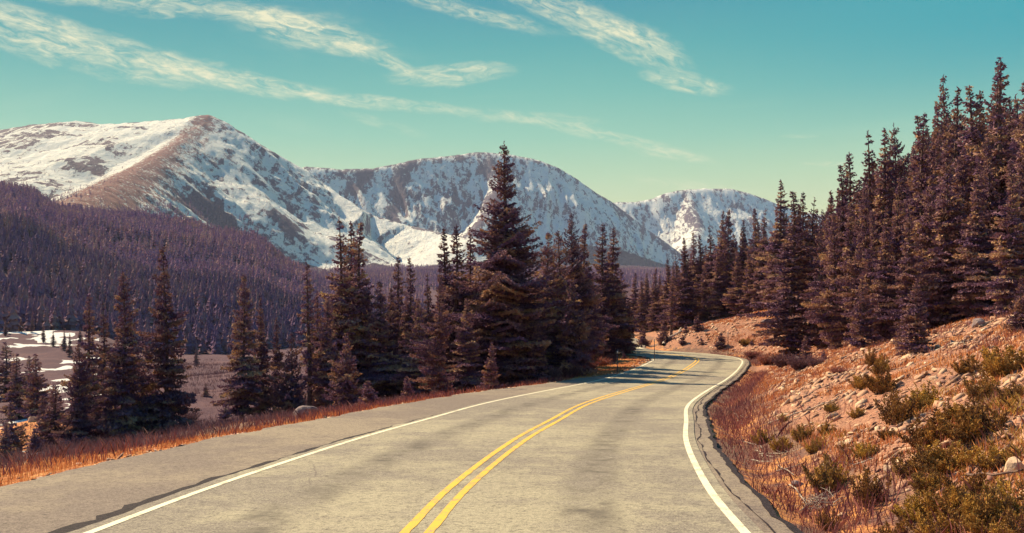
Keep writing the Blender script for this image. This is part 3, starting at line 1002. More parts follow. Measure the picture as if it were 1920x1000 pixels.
def plant(kd, px, ytop, d, label, cat='tree', group=None, name='spruce_tree', wide=1.0, z=None, dz=0.0, rz=None, rng=random.Random(4)):
    cr, tk, ht = KINDS[kd]
    x = (px - 960) / F * d
    g = h1(x, d) - 0.05 if z is None else z
    top = (HORIZON - ytop) / F * d
    hgt = max(0.3, top - g)
    s_ = hgt / ht
    o = bpy.data.objects.new(name, None)
    COL.objects.link(o)
    o.empty_display_size = 0.3
    o.location = (x, d, g)
    o.rotation_euler = (0, 0, rng.uniform(0, 6.28) if rz is None else rz)
    o.scale = (s_ * wide, s_ * wide, s_)
    tag(o, label, cat, group)
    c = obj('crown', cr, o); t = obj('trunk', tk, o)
    return o, hgt


ORD = ['first', 'second', 'third', 'fourth', 'fifth', 'sixth', 'seventh', 'eighth', 'ninth', 'tenth', 'eleventh', 'twelfth', 'thirteenth',
       'fourteenth', 'fifteenth', 'sixteenth', 'seventeenth', 'eighteenth', 'nineteenth', 'twentieth', 'twenty-first', 'twenty-second',
       'twenty-third', 'twenty-fourth', 'twenty-fifth', 'twenty-sixth', 'twenty-seventh', 'twenty-eighth', 'twenty-ninth', 'thirtieth'] + \
      ['%s-%s' % (a, b) for a in ('thirty', 'forty', 'fifty', 'sixty', 'seventy') for b in
       ('first', 'second', 'third', 'fourth', 'fifth', 'sixth', 'seventh', 'eighth', 'ninth')]

# ---- valley-side trees beyond the orange verge
G1 = 'spruces below the pull-off'
for kd, px, yt, d, wd, lb in [
    ('slim0', 171, 552, 50, 1.15, 'dark slender spruce rising first in the dense clump beyond the orange verge'),
    ('slim1', 191, 564, 55, 1.0, 'thin spruce squeezed between two taller ones in the clump beyond the verge'),
    ('mid0', 228, 508, 48, 1.0, 'tallest spruce of the dense dark clump beyond the orange verge'),
    ('broad0', 146, 640, 46, 0.9, 'low bushy spruce on the outer side of the dense dark clump'),
    ('young2', 254, 640, 50, 1.15, 'low broad spruce leaning out beside the dense dark clump'),
    ('mid1', 309, 464, 50, 0.95, 'tall lone ragged spruce between the dense clump and the meadow gap'),
    ('young1', 276, 650, 55, 1.1, 'half-hidden small spruce just beside the tall lone ragged one'),
    ('mid2', 454, 515, 52, 0.95, 'thick reddish spruce standing beside the open meadow gap'),
    ('slim2', 492, 558, 54, 0.95, 'slimmer spruce directly behind the thick reddish one by the meadow gap'),
    ('slim3', 516, 596, 58, 1.0, 'short dark spruce between the reddish one and the bare-topped spire'),
    ('young2', 545, 625, 52, 0.85, 'yellowish lit bushy spruce at the foot of the bare-topped spire'),
    ('spire', 580, 494, 56, 1.15, 'very thin bare-topped spire of a spruce against the snowy gully'),
    ('slim0', 597, 546, 60, 1.0, 'narrow dark spruce hard against the bare-topped spire'),
]:
    plant(kd, px, yt, d, lb, group=G1, wide=wd * 0.84)

# ---- the main row along the far side of the pull-off
for kd, px, yt, d, wd, lb in [
    ('slim1', 634, 408, 60, 1.05, 'tall dark spruce, first of the trio of high tops beyond the boulder'),
    ('slim2', 652, 416, 64, 1.0, 'tall dark spruce, middle of the trio of high tops beyond the boulder'),
    ('slim3', 677, 420, 61, 1.1, 'tall dark spruce, last of the trio of high tops beyond the boulder'),
    ('mid0', 616, 560, 56, 0.9, 'dark spruce filling the foot of the trio of high tops'),
    ('mid2', 708, 528, 60, 1.0, 'short dark spruce just past the trio of high tops'),
    ('mid1', 730, 540, 64, 1.0, 'deeply shaded spruce in the low dark part of the row'),
    ('slim0', 750, 482, 66, 1.0, 'slender pointed spruce rising from the low dark part of the row'),
    ('slim3', 765, 485, 62, 1.0, 'slender twin beside the pointed spruce in the low dark part'),
    ('mid2', 784, 560, 58, 1.0, 'low shaded spruce closing the dark part of the row'),
    ('slim1', 803, 512, 62, 0.9, 'thin dark spruce behind the lit ragged one in the row'),
    ('ragged', 820, 500, 50, 0.85, 'sunlit ragged-edged spruce leaning out toward the pull-off'),
    ('slim2', 836, 428, 66, 1.0, 'tall spruce, first of three tops before the huge broad spruce'),
    ('slim0', 859, 424, 64, 1.1, 'tall spruce, second of three tops before the huge broad spruce'),
    ('slim3', 885, 438, 66, 1.0, 'tall spruce, third of three tops before the huge broad spruce'),
    ('mid1', 872, 560, 58, 1.1, 'bushy spruce low against the near flank of the huge broad spruce'),
    ('giant', 948, 268, 62, 1.18, 'huge broad spruce towering over the whole row beside the road'),
    ('mid2', 1000, 540, 64, 1.2, 'bushy spruce low against the far flank of the huge broad spruce'),
    ('mid2', 1030, 436, 65, 0.85, 'slim dark spruce, first top past the huge broad spruce'),
    ('mid1', 1046, 434, 66, 0.95, 'slim dark spruce, second top past the huge broad spruce'),
    ('broad1', 1070, 402, 69, 0.72, 'dense flat-topped spruce behind the pale cone-shaped one'),
    ('slim3', 1097, 422, 73, 1.0, 'slim spruce just behind the flat-topped one in the row'),
    ('young0', 1076, 527, 63, 1.0, 'pale cone-shaped sunlit spruce at the end of the pull-off'),
    ('slim0', 1128, 421, 86, 1.15, 'tall spruce, first of the pair where the row meets the bend'),
    ('slim2', 1146, 427, 87, 1.2, 'tall spruce, second of the pair where the row meets the bend'),
    ('mid0', 1112, 540, 82, 1.0, 'dark spruce low between the pale cone and the pair at the bend'),
    ('mid1', 1163, 505, 92, 0.75, 'spruce with a bare lower trunk beside the far road'),
    ('young1', 1010, 610, 60, 1.2, 'small dark spruce in shade under the huge one'),
    ('young2', 975, 600, 61, 1.0, 'spreading undergrowth spruce beneath the huge broad one'),
]:
    rzz = None
    if px == 948: rzz = 1.0
    plant(kd, px, yt, d, lb, group='roadside row of spruces', wide=wd, rz=rzz)

# ---- small ones in front
for kd, px, yt, d, wd, lb in [
    ('young0', 648, 626, 44, 0.95, 'well-formed young spruce with spreading tips beyond the boulder'),
    ('seedling', 691, 714, 41, 1.35, 'knee-high starry spruce next to the well-formed young one'),
    ('young1', 921, 642, 53, 0.95, 'sunlit young spruce at the foot of the huge broad one'),
    ('seedling', 764, 706, 47, 1.0, 'tiny spruce in the shade at the edge of the pull-off'),
    ('seedling', 424, 754, 40, 1.2, 'tiny spruce in front of the thick reddish one'),
    ('young1', 385, 718, 95, 1.3, 'lone small cone-shaped spruce in the open purple meadow'),
    ('young1', 106, 724, 50, 1.25, 'small spruce just outside the dense clump on the orange meadow'),
    ('young1', 82, 742, 52, 1.0, 'thin small spruce on the orange meadow near the clump'),
    ('young0', 22, 755, 40, 1.0, 'small dark spruce on the orange meadow by the frame edge'),
    ('young1', 10, 790, 34, 1.1, 'closest small spruce at the frame edge beyond the verge'),
    ('seedling', 66, 806, 33, 1.1, 'knee-high spruce in the orange grass below the verge'),
    ('seedling', 141, 812, 37, 1.0, 'knee-high spruce at the foot of the dense dark clump'),
    ('seedling', 1180, 650, 76, 1.0, 'tiny dark spruce on the grassy spit beside the bend'),
    ('seedling', 1170, 661, 70, 1.2, 'squat seedling in front of the bare-trunked spruce'),
    ('young1', 34, 664, 96, 1.15, 'dark cone spruce, nearer the frame edge of the meadow pair'),
    ('young1', 68, 664, 92, 1.15, 'dark cone spruce, inner one of the meadow pair'),
    ('young1', 8, 642, 150, 1.3, 'dark cone spruce beside the snowy clearing at the frame edge'),
    ('young1', 56, 668, 150, 1.1, 'small dark spruce seen between the meadow pair'),
    ('young1', 98, 722, 70, 1.1, 'small dark spruce behind the one near the dense clump'),
    ('seedling', 1308, 592, 104, 1.3, 'pointed small spruce in the shade above the fallen log'),
    ('seedling', 1286, 608, 96, 1.2, 'small spruce just above the fallen log'),
    ('seedling', 1280, 628, 88, 1.4, 'small spruce at the lower end of the fallen log'),
    ('seedling', 1316, 634, 88, 1.1, 'tiny dark spruce on the open bank before the snow pole'),
    ('seedling', 1351, 625, 85, 1.5, 'dark seedling beside the snow pole on the outside of the bend'),
    ('seedling', 1410, 636, 82, 1.3, 'tiny spruce on the pale bank past the snow pole'),
    ('young1', 1510, 630, 57, 1.2, 'small spruce standing alone above the turnout'),
    ('seedling', 1545, 656, 50, 1.1, 'seedling beside the small spruce above the turnout'),
    ('young1', 1647, 553, 38, 1.1, 'young pointed spruce in front of the hillside stand'),
    ('young1', 1721, 526, 31, 1.15, 'sunlit young spruce with a bare tip on the stony bank'),
    ('young0', 1916, 522, 24, 1.0, 'bushy yellow-green spruce cut by the frame edge on the bank top'),
    ('young0', 1690, 600, 33, 0.9, 'dark low spruce beside the sunlit one with a bare tip'),
    ('young2', 1205, 610, 104, 1.0, 'low spruce across the far road at the forest edge'),
    ('young2', 1245, 600, 98, 1.0, 'low spruce where the bank meets the far road'),
]:
    FOOT_Y = {1308: 622, 1286: 626, 1280: 646, 1316: 646, 1351: 653, 1410: 647, 1510: 682, 1545: 676, 1647: 640, 1721: 666, 1180: 662, 1170: 674, 1690: 668}
    if px in FOOT_Y:
        _, d, _ = on_ground(px, FOOT_Y[px], 12)
    plant(kd, px, yt, d, lb, group='young spruces', name='young_spruce', wide=wd)

# ---- the stand on the bank
FRONT = [  # kind, px, top, distance, width, trait
    ('slim0', 1191, 512, 135, 1.1), ('slim1', 1202, 518, 128, 1.0), ('slim2', 1215, 512, 130, 1.1), ('slim3', 1230, 504, 124, 1.1), ('slim0', 1252, 487, 118, 1.1),
    ('slim1', 1266, 478, 116, 1.0), ('spire', 1259, 520, 108, 1.3), ('slim2', 1281, 446, 114, 1.1), ('slim3', 1298, 437, 120, 1.0), ('slim0', 1313, 441, 119, 1.0),
    ('slim1', 1331, 425, 117, 1.1), ('slim2', 1355, 395, 114, 1.0), ('mid0', 1369, 391, 112, 0.75), ('slim3', 1396, 414, 110, 1.0), ('slim0', 1414, 391, 107, 1.0),
    ('slim1', 1434, 391, 104, 0.95), ('slim2', 1459, 338, 96, 1.1), ('slim3', 1489, 360, 66, 1.35), ('slim0', 1509, 362, 86, 1.0), ('slim1', 1527, 371, 86, 0.9),
    ('slim2', 1557, 359, 64, 1.0), ('slim3', 1575, 311, 60, 1.0), ('slim0', 1596, 288, 62, 1.05), ('slim1', 1625, 247, 58, 1.0), ('slim2', 1651, 242, 56, 1.05),
    ('broad0', 1677, 235, 58, 0.62), ('slim3', 1721, 218, 54, 1.0), ('slim0', 1735, 214, 52, 1.0), ('slim1', 1754, 194, 54, 0.9), ('broad1', 1769, 144, 52, 0.6),
    ('slim2', 1797, 164, 50, 1.0), ('slim3', 1812, 162, 47, 1.15), ('mid1', 1842, 171, 48, 0.8), ('ragged', 1872, 116, 46, 0.85), ('ragged', 1885, 108, 43, 1.05),
    ('slim0', 1917, 155, 42, 1.1), ('slim1', 1950, 130, 42, 1.1),
]
FRONT.sort(key=lambda t: t[1])
vis = [t for t in FRONT if t[1] < 1935]
for i, (kd, px, yt, d, wd) in enumerate(FRONT):
    if px < 1935:
        j = [t[1] for t in vis].index(px)
        shape = {'slim': 'slender', 'mid': 'full', 'broad': 'broad', 'spire': 'thin bare', 'ragged': 'ragged'}[kd.rstrip('0123')]
        if j < len(vis) / 2:
            lb = '%s spruce on the bank skyline, %s top counting from the far bend' % (shape, ORD[j])
        else:
            lb = '%s spruce on the bank skyline, %s top counting back from the frame edge' % (shape, ORD[len(vis) - 1 - j])
    else:
        lb = 'spruce cut by the frame edge, only its outer branches in view beside the tallest trees'
    plant(kd, px, yt, d, lb, group='spruce stand on the bank', wide=wd)

# nearer spruces standing in front of the skyline ones
MIDROW = [
    ('slim1', 1222, 560, 125, 1.1), ('slim3', 1240, 545, 124, 1.2), ('mid1', 1288, 520, 118, 0.8), ('mid0', 1322, 500, 115, 0.8), ('slim2', 1343, 470, 112, 1.1), ('mid2', 1382, 470, 108, 0.8),
    ('slim0', 1402, 470, 105, 1.0), ('slim2', 1425, 460, 103, 1.0), ('mid1', 1446, 450, 100, 0.75), ('slim1', 1474, 440, 88, 1.0), ('slim0', 1540, 420, 74, 1.0), ('mid2', 1566, 400, 56, 0.7),
    ('slim3', 1592, 380, 55, 1.0), ('mid0', 1618, 350, 52, 0.7), ('slim2', 1658, 387, 44, 0.95), ('slim0', 1636, 395, 48, 0.9), ('mid1', 1684, 335, 48, 0.75), ('slim1', 1708, 380, 42, 1.0),
    ('mid2', 1745, 330, 44, 0.75), ('slim3', 1769, 263, 42, 1.05), ('mid0', 1800, 290, 44, 0.8), ('slim2', 1828, 300, 40, 1.0), ('mid1', 1856, 260, 42, 0.8), ('slim0', 1895, 300, 36, 1.1),
    ('mid2', 1925, 280, 40, 0.8), ('young1', 1618, 520, 43, 1.0),
]
for i, (kd, px, yt, d, wd) in enumerate(MIDROW):
    n = len(MIDROW)
    if px < 1540:
        lb = 'spruce standing before the skyline trees on the bank, %s counting from the far bend' % ORD[i]
    else:
        lb = 'spruce standing before the skyline trees on the bank, %s counting back from the frame edge' % ORD[n - 2 - i if kd != 'young1' else 9]
    if kd == 'young1': lb = 'short narrow spruce leaning at the front of the bank stand'
    plant(kd, px, yt, d, lb, group='front row of the bank stand', wide=wd)

# deeper forest behind both stands
rg = random.Random(11)
skyR = lut([(1180, 520), (1250, 500), (1280, 470), (1330, 445), (1360, 425), (1440, 410), (1460, 385), (1520, 385), (1570, 350), (1600, 320), (1650, 275), (1700, 265),
            (1760, 225), (1800, 195), (1850, 195), (1900, 160), (2100, 140)])
BACK = []
for px in np.arange(1186, 2010, 12.5):
    for row in range(2):
        pp = px + rg.uniform(-5, 5)
        d = float(np.interp(pp, [1180, 1300, 1460, 1600, 1750, 1900, 2100], [150, 132, 108, 80, 62, 54, 50])) + row * 10 + rg.uniform(-3, 5)
        yt = float(skyR(pp)) + rg.uniform(3, 42) + row * 10
        BACK.append(('slim%d' % rg.randrange(5) if rg.random() < 0.6 else 'mid%d' % rg.randrange(4), pp, yt, d))
for kd, px, yt, d in BACK:
    plant(kd, px, yt, d, 'dark spruce half hidden deep inside the stand on the bank', group='inner trees of the bank stand', wide=1.0 if kd[0] == 's' else 0.75, rng=rg)
skyL = lut([(590, 600), (620, 520), (680, 500), (700, 570), (800, 560), (830, 500), (900, 490), (960, 470), (1010, 500), (1050, 480), (1150, 500), (1180, 530)])
for px in np.arange(600, 1185, 14):
    pp = px + rg.uniform(-5, 5)
    d = rg.uniform(76, 98)
    yt = float(skyL(pp)) + rg.uniform(10, 60)
    plant('mid%d' % rg.randrange(3) if rg.random() < 0.5 else 'slim%d' % rg.randrange(4), pp, yt, d,
          'dark spruce half hidden behind the roadside row', group='inner trees behind the roadside row', wide=1.0, rng=rg)

# ------------------------------------------------------------------ far forest: counted crowd of distant trees, one mass
def far_trees(X_, Y_, Hh, seed, tiers=9, leaves=5):
    rng = np.random.default_rng(seed)
    Zg = H(X_, Y_)
    n = len(X_)
    Vs, Fs, Cs = [], [], []
    tint = rng.random(n) * 0.7 + 0.1
    off = 0
    for k in range(tiers):
        f0 = 0.05 + 0.92 * k / tiers
        rad = Hh * 0.20 * (1 - f0) ** 0.75 * rng.uniform(0.7, 1.2, n)
        ph = rng.random(n) * 6.28
        for j in range(leaves):
            a = ph + j * 6.283 / leaves + rng.normal(0, 0.2, n)
            r = rad * rng.uniform(0.65, 1.2, n)
            zc = Zg + Hh * (f0 + rng.normal(0, 0.012, n))
            top = np.c_[X_, Y_, zc + Hh * 0.16 * (1.0 if k < tiers - 1 else 0.55)]
            w_ = 0.62
            p1 = np.c_[X_ + r * np.cos(a - w_), Y_ + r * np.sin(a - w_), zc - Hh * 0.01]
            p2 = np.c_[X_ + r * 1.15 * np.cos(a), Y_ + r * 1.15 * np.sin(a), zc - Hh * 0.035]
            p3 = np.c_[X_ + r * np.cos(a + w_), Y_ + r * np.sin(a + w_), zc - Hh * 0.01]
            V = np.stack([top, p1, p2, p3], 1).reshape(-1, 3)
            i = np.arange(n) * 4 + off
            Vs.append(V); Fs.append(np.c_[i, i + 1, i + 2, i + 3]); off += n * 4
            Cs.append(np.repeat(np.clip(tint + rng.normal(0, 0.12, n), 0, 1), 4))
    return np.vstack(Vs), np.vstack(Fs), np.concatenate(Cs)


def scatter_forest():
    rng = np.random.default_rng(5)
    X_, Y_, Hh = [], [], []
    # hillside: constant density in the picture-independent ground plane
    n = 60000
    y = rng.uniform(280, 1130, n); x = rng.uniform(-0.85, 0.25, n) * 1130
    px = 960 + F * x / y
    ok = (px > -330) & (px < 800)
    x, y, px = x[ok], y[ok], px[ok]
    hb = hill_base(px) + (fbm(x / 30, y / 30, 301, 3) - 0.5) * 60
    ok = y > hb
    dens = fbm(x / 70, y / 70, 303, 3)
    ok &= (rng.random(len(x)) < np.clip(0.55 + dens, 0, 1)) & (rng.random(len(x)) < 0.95)
    x, y = x[ok], y[ok]
    X_.append(x); Y_.append(y); Hh.append(rng.uniform(6.5, 13, len(x)) * (0.8 + 0.5 * fbm(x / 50, y / 50, 305, 2)))
    # upper forest tongues and the woods at the foot of the second range
    n = 52000
    y = rng.uniform(1130, 3000, n); px = rng.uniform(60, 1420, n); x = (px - 960) / F * y
    z = H(x, y)
    py = HORIZON - F * z / y
    nn = fbm(x / 130, y / 130, 311, 4)
    lim = np.interp(px, [60, 110, 250, 330, 380, 430, 470, 500, 540, 600, 640, 700, 760, 820, 900, 1000, 1100, 1160, 1240, 1300, 1420],
                    [420, 400, 392, 375, 385, 410, 400, 440, 500, 520, 505, 478, 492, 482, 478, 466, 450, 456, 484, 505, 515])
    lim = lim + (nn - 0.5) * 60
    p = np.clip((py - lim) / 14 + 0.15, 0, 1) * (nn > 0.34) * np.clip(y / 1800, 0.5, 1)
    ok = (rng.random(n) < p * 0.8) & (z < 330)
    x, y = x[ok], y[ok]
    X_.append(x); Y_.append(y); Hh.append(rng.uniform(7, 14, len(x)))
    # sparse krummholz on the snow
    n = 9000
    y = rng.uniform(1400, 3200, n); px = rng.uniform(0, 900, n); x = (px - 960) / F * y
    z = H(x, y); nn = fbm(x / 90, y / 90, 321, 4)
    py = HORIZON - F * z / y
    ok = (nn > 0.52) & (z < 420) & (py > 300) & (rng.random(n) < np.clip((py - 300) / 120, 0.05, 0.8))
    x, y = x[ok], y[ok]
    X_.append(x); Y_.append(y); Hh.append(rng.uniform(4, 9, len(x)))
    return np.concatenate(X_), np.concatenate(Y_), np.concatenate(Hh)


fx, fy, fh = scatter_forest()
near_f = fy < 700
V, Fq, Cc = far_trees(fx[near_f], fy[near_f], fh[near_f], 7, 11, 6)
tag(obj('hillside_forest', mesh('hillside_forest', V, Fq, M_farneedle, Cc)), 'dark conifer forest covering the far side of the valley', 'forest', kind='stuff')
V, Fq, Cc = far_trees(fx[~near_f], fy[~near_f], fh[~near_f], 8, 5, 4)
tag(obj('distant_forest', mesh('distant_forest', V, Fq, M_farneedle, Cc)), 'distant forest thinning out onto the snowy lower slopes', 'forest', kind='stuff')
print('far trees', len(fx))

# individually visible trees at the foot of the far hill
rg = random.Random(21)
FOOT = [(82, 606, 300), (100, 616, 290), (20, 560, 330), (40, 566, 330), (60, 575, 325), (120, 628, 280), (130, 640, 270), (368, 662, 330), (10, 590, 310), (150, 636, 300)]
for i, (px, yt, d) in enumerate(sorted(FOOT)):
    yt = HORIZON - F * (h1((px - 960) / F * d, d) + 5.0 + 1.6 * rg.random()) / d
    plant('slim%d' % (i % 4), px, yt, d, 'distant spruce at the edge of the snowy clearing, %s from the frame edge' % ORD[i], group='spruces at the clearing edge', wide=1.1, rng=rg)

# ------------------------------------------------------------------ bushes on the bank
def bush_kind(seed, mat=None, stems=5):
    """sprawling ground spruce: many leaning shoots of different height, each feathered with needles"""
    rng = np.random.default_rng(seed)
    cr = MB(); tk = MB()
    squash = rng.uniform(0.6, 1.0); turn = rng.uniform(0, 3.1)
    for s_ in range(stems * 5):
        a = rng.uniform(0, 6.28); r = rng.uniform(0.0, 0.75) ** 0.8
        r *= 1 - (1 - squash) * abs(math.sin(a + turn))
        hgt = rng.uniform(0.30, 1.0) * (1 - 0.55 * r)
        lean_ = rng.uniform(0.05, 0.35)
        b0 = np.array([r * math.cos(a) * 0.6, r * math.sin(a) * 0.6, -0.05])
        b1 = np.array([(r + lean_) * math.cos(a), (r + lean_) * math.sin(a), hgt])
        V, Fc = cone_tube(b0, b1, 0.018, 0.004, 4)
        tk.add(V, Fc)
        sh = rng.uniform(0.15, 0.9)
        for f in np.arange(0.12, 1.0, 0.085):
            c0 = b0 + (b1 - b0) * f
            for b in range(4):
                phi = rng.uniform(0, 6.28)
                L = (0.24 * (1 - f) + 0.05) * rng.uniform(0.6, 1.3)
                m = max(2, int(L / 0.05))
                t = (np.arange(m) + 0.7) / m
                c, q = math.cos(phi), math.sin(phi)
                P_ = c0 + np.c_[L * t * c, L * t * q, L * 0.5 * t]
                P_ = P_ + rng.normal(0, 0.02, P_.shape)
                V, Fq, Cc = tufts(P_, np.tile([c * 0.7, q * 0.7, 0.6], (len(P_), 1)), np.full(len(P_), 0.085), 0.021, rng, np.full(len(P_), sh), 2)
                cr.add(V, Fq, Cc)
    return cr.mesh('foliage', mat or M_bush), tk.mesh('stem', M_bark, True)


BK = [bush_kind(60 + i, stems=4 + i) for i in range(4)]
BUSH = [  # px, py of the foot, radius px, height px, phrase
    (1634, 690, 17, 36, 'small dark bush above the long thin branch'), (1651, 700, 18, 34, 'dark bush beside the small one above the long thin branch'),
    (1620, 728, 20, 30, 'scruffy olive bush below the pair of dark ones'), (1656, 736, 26, 40, 'olive bush between the dark pair and the big shaded one'),
    (1680, 796, 36, 62, 'big dark bush in the middle of the stony bank'), (1728, 768, 32, 50, 'dark bush touching the big shaded one on its uphill side'),
    (1608, 782, 14, 22, 'small bush at the upper end of the long thin branch'), (1560, 772, 13, 18, 'small bush right behind the long thin branch'),
    (1468, 792, 10, 18, 'tiny bush at the lower end of the long thin branch'), (1432, 832, 18, 30, 'low bush nearest the kerb above the bleached sticks'),
    (1468, 846, 20, 32, 'olive bush just above the bleached sticks'), (1504, 826, 18, 28, 'low bush beside the olive one above the sticks'),
    (1528, 848, 17, 26, 'low bush at the end of the row above the bleached sticks'), (1552, 814, 16, 24, 'small dark bush alone below the long thin branch'),
    (1624, 860, 19, 34, 'upright small bush alone on the bare stones'), (1556, 920, 34, 60, 'yellow-green bush just uphill of the twig heap'),
    (1628, 950, 34, 66, 'yellow-green bush uphill of the one by the twig heap'), (1740, 836, 38, 66, 'large bush below the big dark one'),
    (1772, 884, 44, 64, 'large bush with a deep shadow, below the middle of the thicket'), (1820, 826, 44, 72, 'tall golden bush at the top of the thicket'),
    (1840, 752, 30, 46, 'bush on the upper bank below the fallen pole'), (1812, 700, 20, 32, 'small bush just below the fallen pole'),
    (1882, 706, 40, 64, 'full olive bush high on the bank near the frame edge'), (1906, 752, 24, 34, 'bush at the frame edge under the full olive one'),
    (1704, 894, 30, 44, 'mid-sized bush at the lower fringe of the thicket'), (1818, 940, 44, 62, 'golden bush behind the dark stick near the frame edge'),
    (1780, 968, 40, 62, 'golden bush low in the thicket'), (1846, 1000, 48, 80, 'bush at the very bottom of the thicket, under the dark stick'),
    (1892, 972, 44, 70, 'golden bush at the frame edge below the pale boulder'), (1722, 972, 34, 54, 'bush at the downhill corner of the thicket'),
    (1754, 1018, 38, 60, 'bush cut by the bottom of the frame below the thicket'), (1908, 1030, 44, 70, 'bush filling the bottom corner of the frame'),
    (1552, 996, 18, 40, 'small upright bush at the bottom beside the twig heap'), (1680, 1014, 30, 46, 'bush cut by the bottom of the frame before the thicket'),
    (1398, 646, 12, 12, 'low round bush on the pale bank near the snow pole'), (1668, 822, 18, 20, 'low bush in the shadow of the big dark one'),
    (1585, 850, 14, 22, 'small bush between the row and the upright one'), (1790, 790, 28, 38, 'bush wedged between the tall golden one and the dark one'),
    (1862, 880, 34, 46, 'bush beside the pale boulder'), (1745, 925, 30, 44, 'bush in the heart of the golden thicket'),
]
rg = random.Random(31)
for i, (px, py, rp, hp, lb) in enumerate(BUSH):
    x, d, g = on_ground(px, py, 4)
    if d > 120: continue
    cr, tk = BK[i % 4]
    o = bpy.data.objects.new('juniper_bush', None); COL.objects.link(o)
    o.location = (x, d, g - 0.03); o.rotation_euler = (0, 0, rg.uniform(0, 6.28))
    rw = rp / F * d; hh = hp / F * d * 0.95
    o.scale = (rw / 0.66, rw / 0.66, hh / 0.78)
    tag(o, lb, 'bush', 'bushes on the stony bank')
    obj('foliage', cr, o); obj('stem', tk, o)

# purple and pale twiggy shrubs along the spit and the turnout
def twig_kind(seed, mat, n=420):
    rng = np.random.default_rng(seed)
    mb = MB()
    for _ in range(n):
        a = rng.uniform(0, 6.28); q = rng.uniform(0.2, 1.0)
        d = np.array([math.cos(a) * q * 0.75, math.sin(a) * q * 0.75, rng.uniform(0.5, 1.0)])
        p0 = np.array([math.cos(a) * 0.15 * q, math.sin(a) * 0.15 * q, -0.05])
        p1 = p0 + d * rng.uniform(0.5, 1.0)
        s_ = np.cross(d, rng.normal(0, 1, 3)); s_ /= np.linalg.norm(s_)
        w_ = 0.012
        pts = []
        V = np.array([p0 - s_ * w_, p0 + s_ * w_, p1 + s_ * 0.003, p1 - s_ * 0.003])
        mb.add(V, np.array([[0, 1, 2, 3]]), np.full(4, rng.uniform(0, 0.8)))
        m = 4
        t = rng.uniform(0.35, 1.0, m)[:, None]
        P_ = p0 + (p1 - p0) * t
        V, Fq, Cc = tufts(P_, np.tile(d, (m, 1)) + rng.normal(0, 0.5, (m, 3)), np.full(m, 0.13), 0.012, rng, np.full(m, rng.uniform(0.2, 0.9)), 2)
        mb.add(V, Fq, Cc)
    return mb.mesh('foliage', mat)


TW = [twig_kind(71, M_willow), twig_kind(72, M_brush), twig_kind(73, M_willow)]
for i, (px, py, rp, hp, k, lb) in enumerate([
    (1068, 708, 20, 34, 0, 'pale grey-green shrub at the end of the pull-off'), (1040, 712, 18, 30, 0, 'dull purple shrub beside the pale grey-green one'),
    (1105, 694, 20, 22, 1, 'reddish shrub under the pair of spruces at the bend'), (1130, 686, 18, 20, 1, 'reddish low shrub nearest the delineator post'),
    (1146, 678, 14, 16, 2, 'twiggy shrub behind the delineator post'), (915, 729, 20, 22, 1, 'pinkish shrub before the sunlit young spruce'),
    (948, 724, 22, 20, 1, 'pinkish shrub beside the huge spruce trunk'), (890, 735, 18, 16, 1, 'red low shrub at the pull-off edge before the huge spruce'),
    (560, 764, 22, 24, 2, 'dull purple shrub just behind the boulder'), (528, 768, 24, 28, 2, 'dull purple shrub between the boulder and reddish spruce'),
    (600, 762, 22, 22, 1, 'pinkish shrub past the boulder'), (350, 795, 28, 30, 2, 'dark shrub at the foot of the tall lone spruce'),
    (1470, 690, 30, 34, 2, 'dark purple shrub at the back of the turnout'), (1500, 694, 30, 36, 2, 'dark purple shrub, uphill neighbour of the one at the turnout'),
    (1440, 684, 26, 26, 1, 'reddish shrub at the turnout corner'), (1412, 672, 20, 18, 1, 'low red shrub beyond the turnout'),
    (1530, 688, 20, 24, 2, 'purple shrub under the small lone spruce'), (1460, 616, 14, 12, 2, 'dark low shrub on the crest of the pale bank'),
    (1572, 700, 20, 16, 1, 'low red shrub on the bank above the turnout'),
]):
    x, d, g = on_ground(px, py, 12)
    rw = rp / F * d; hh = hp / F * d
    o = obj('willow_shrub', TW[k], None, (x, d, g - 0.03), rg.uniform(0, 6.28), (rw / 0.75, rw / 0.75, hh / 0.95))
    tag(o, lb, 'shrub', 'twiggy shrubs by the road')

# ------------------------------------------------------------------ ground cover
def blades(P, hgt, wid, rng, tint, lean=0.45):
    n = len(P)
    a = rng.uniform(0, 6.28, n)
    d = np.c_[np.cos(a) * lean * rng.random(n), np.sin(a) * lean * rng.random(n), np.ones(n)]
    b = rng.uniform(0, 6.28, n)
    s_ = np.c_[np.cos(b), np.sin(b), np.zeros(n)] * (wid / 2)[:, None]
    p2 = P + d * hgt[:, None]
    mid = P + d * (hgt * 0.5)[:, None] * np.array([0.6, 0.6, 1.0])
    V = np.stack([P - s_, P + s_, mid + s_ * 0.8, p2, mid - s_ * 0.8], 1).reshape(-1, 3)
    i = np.arange(n) * 5
    return V, np.c_[i, i + 1, i + 2, i + 3, i + 4], np.repeat(np.clip(tint, 0, 1), 5)


_m = np.arange(len(CL)) < np.argmax(CL[:, 1] > 84)
CLX = np.c_[CL[_m, 1], CL[_m, 0]]


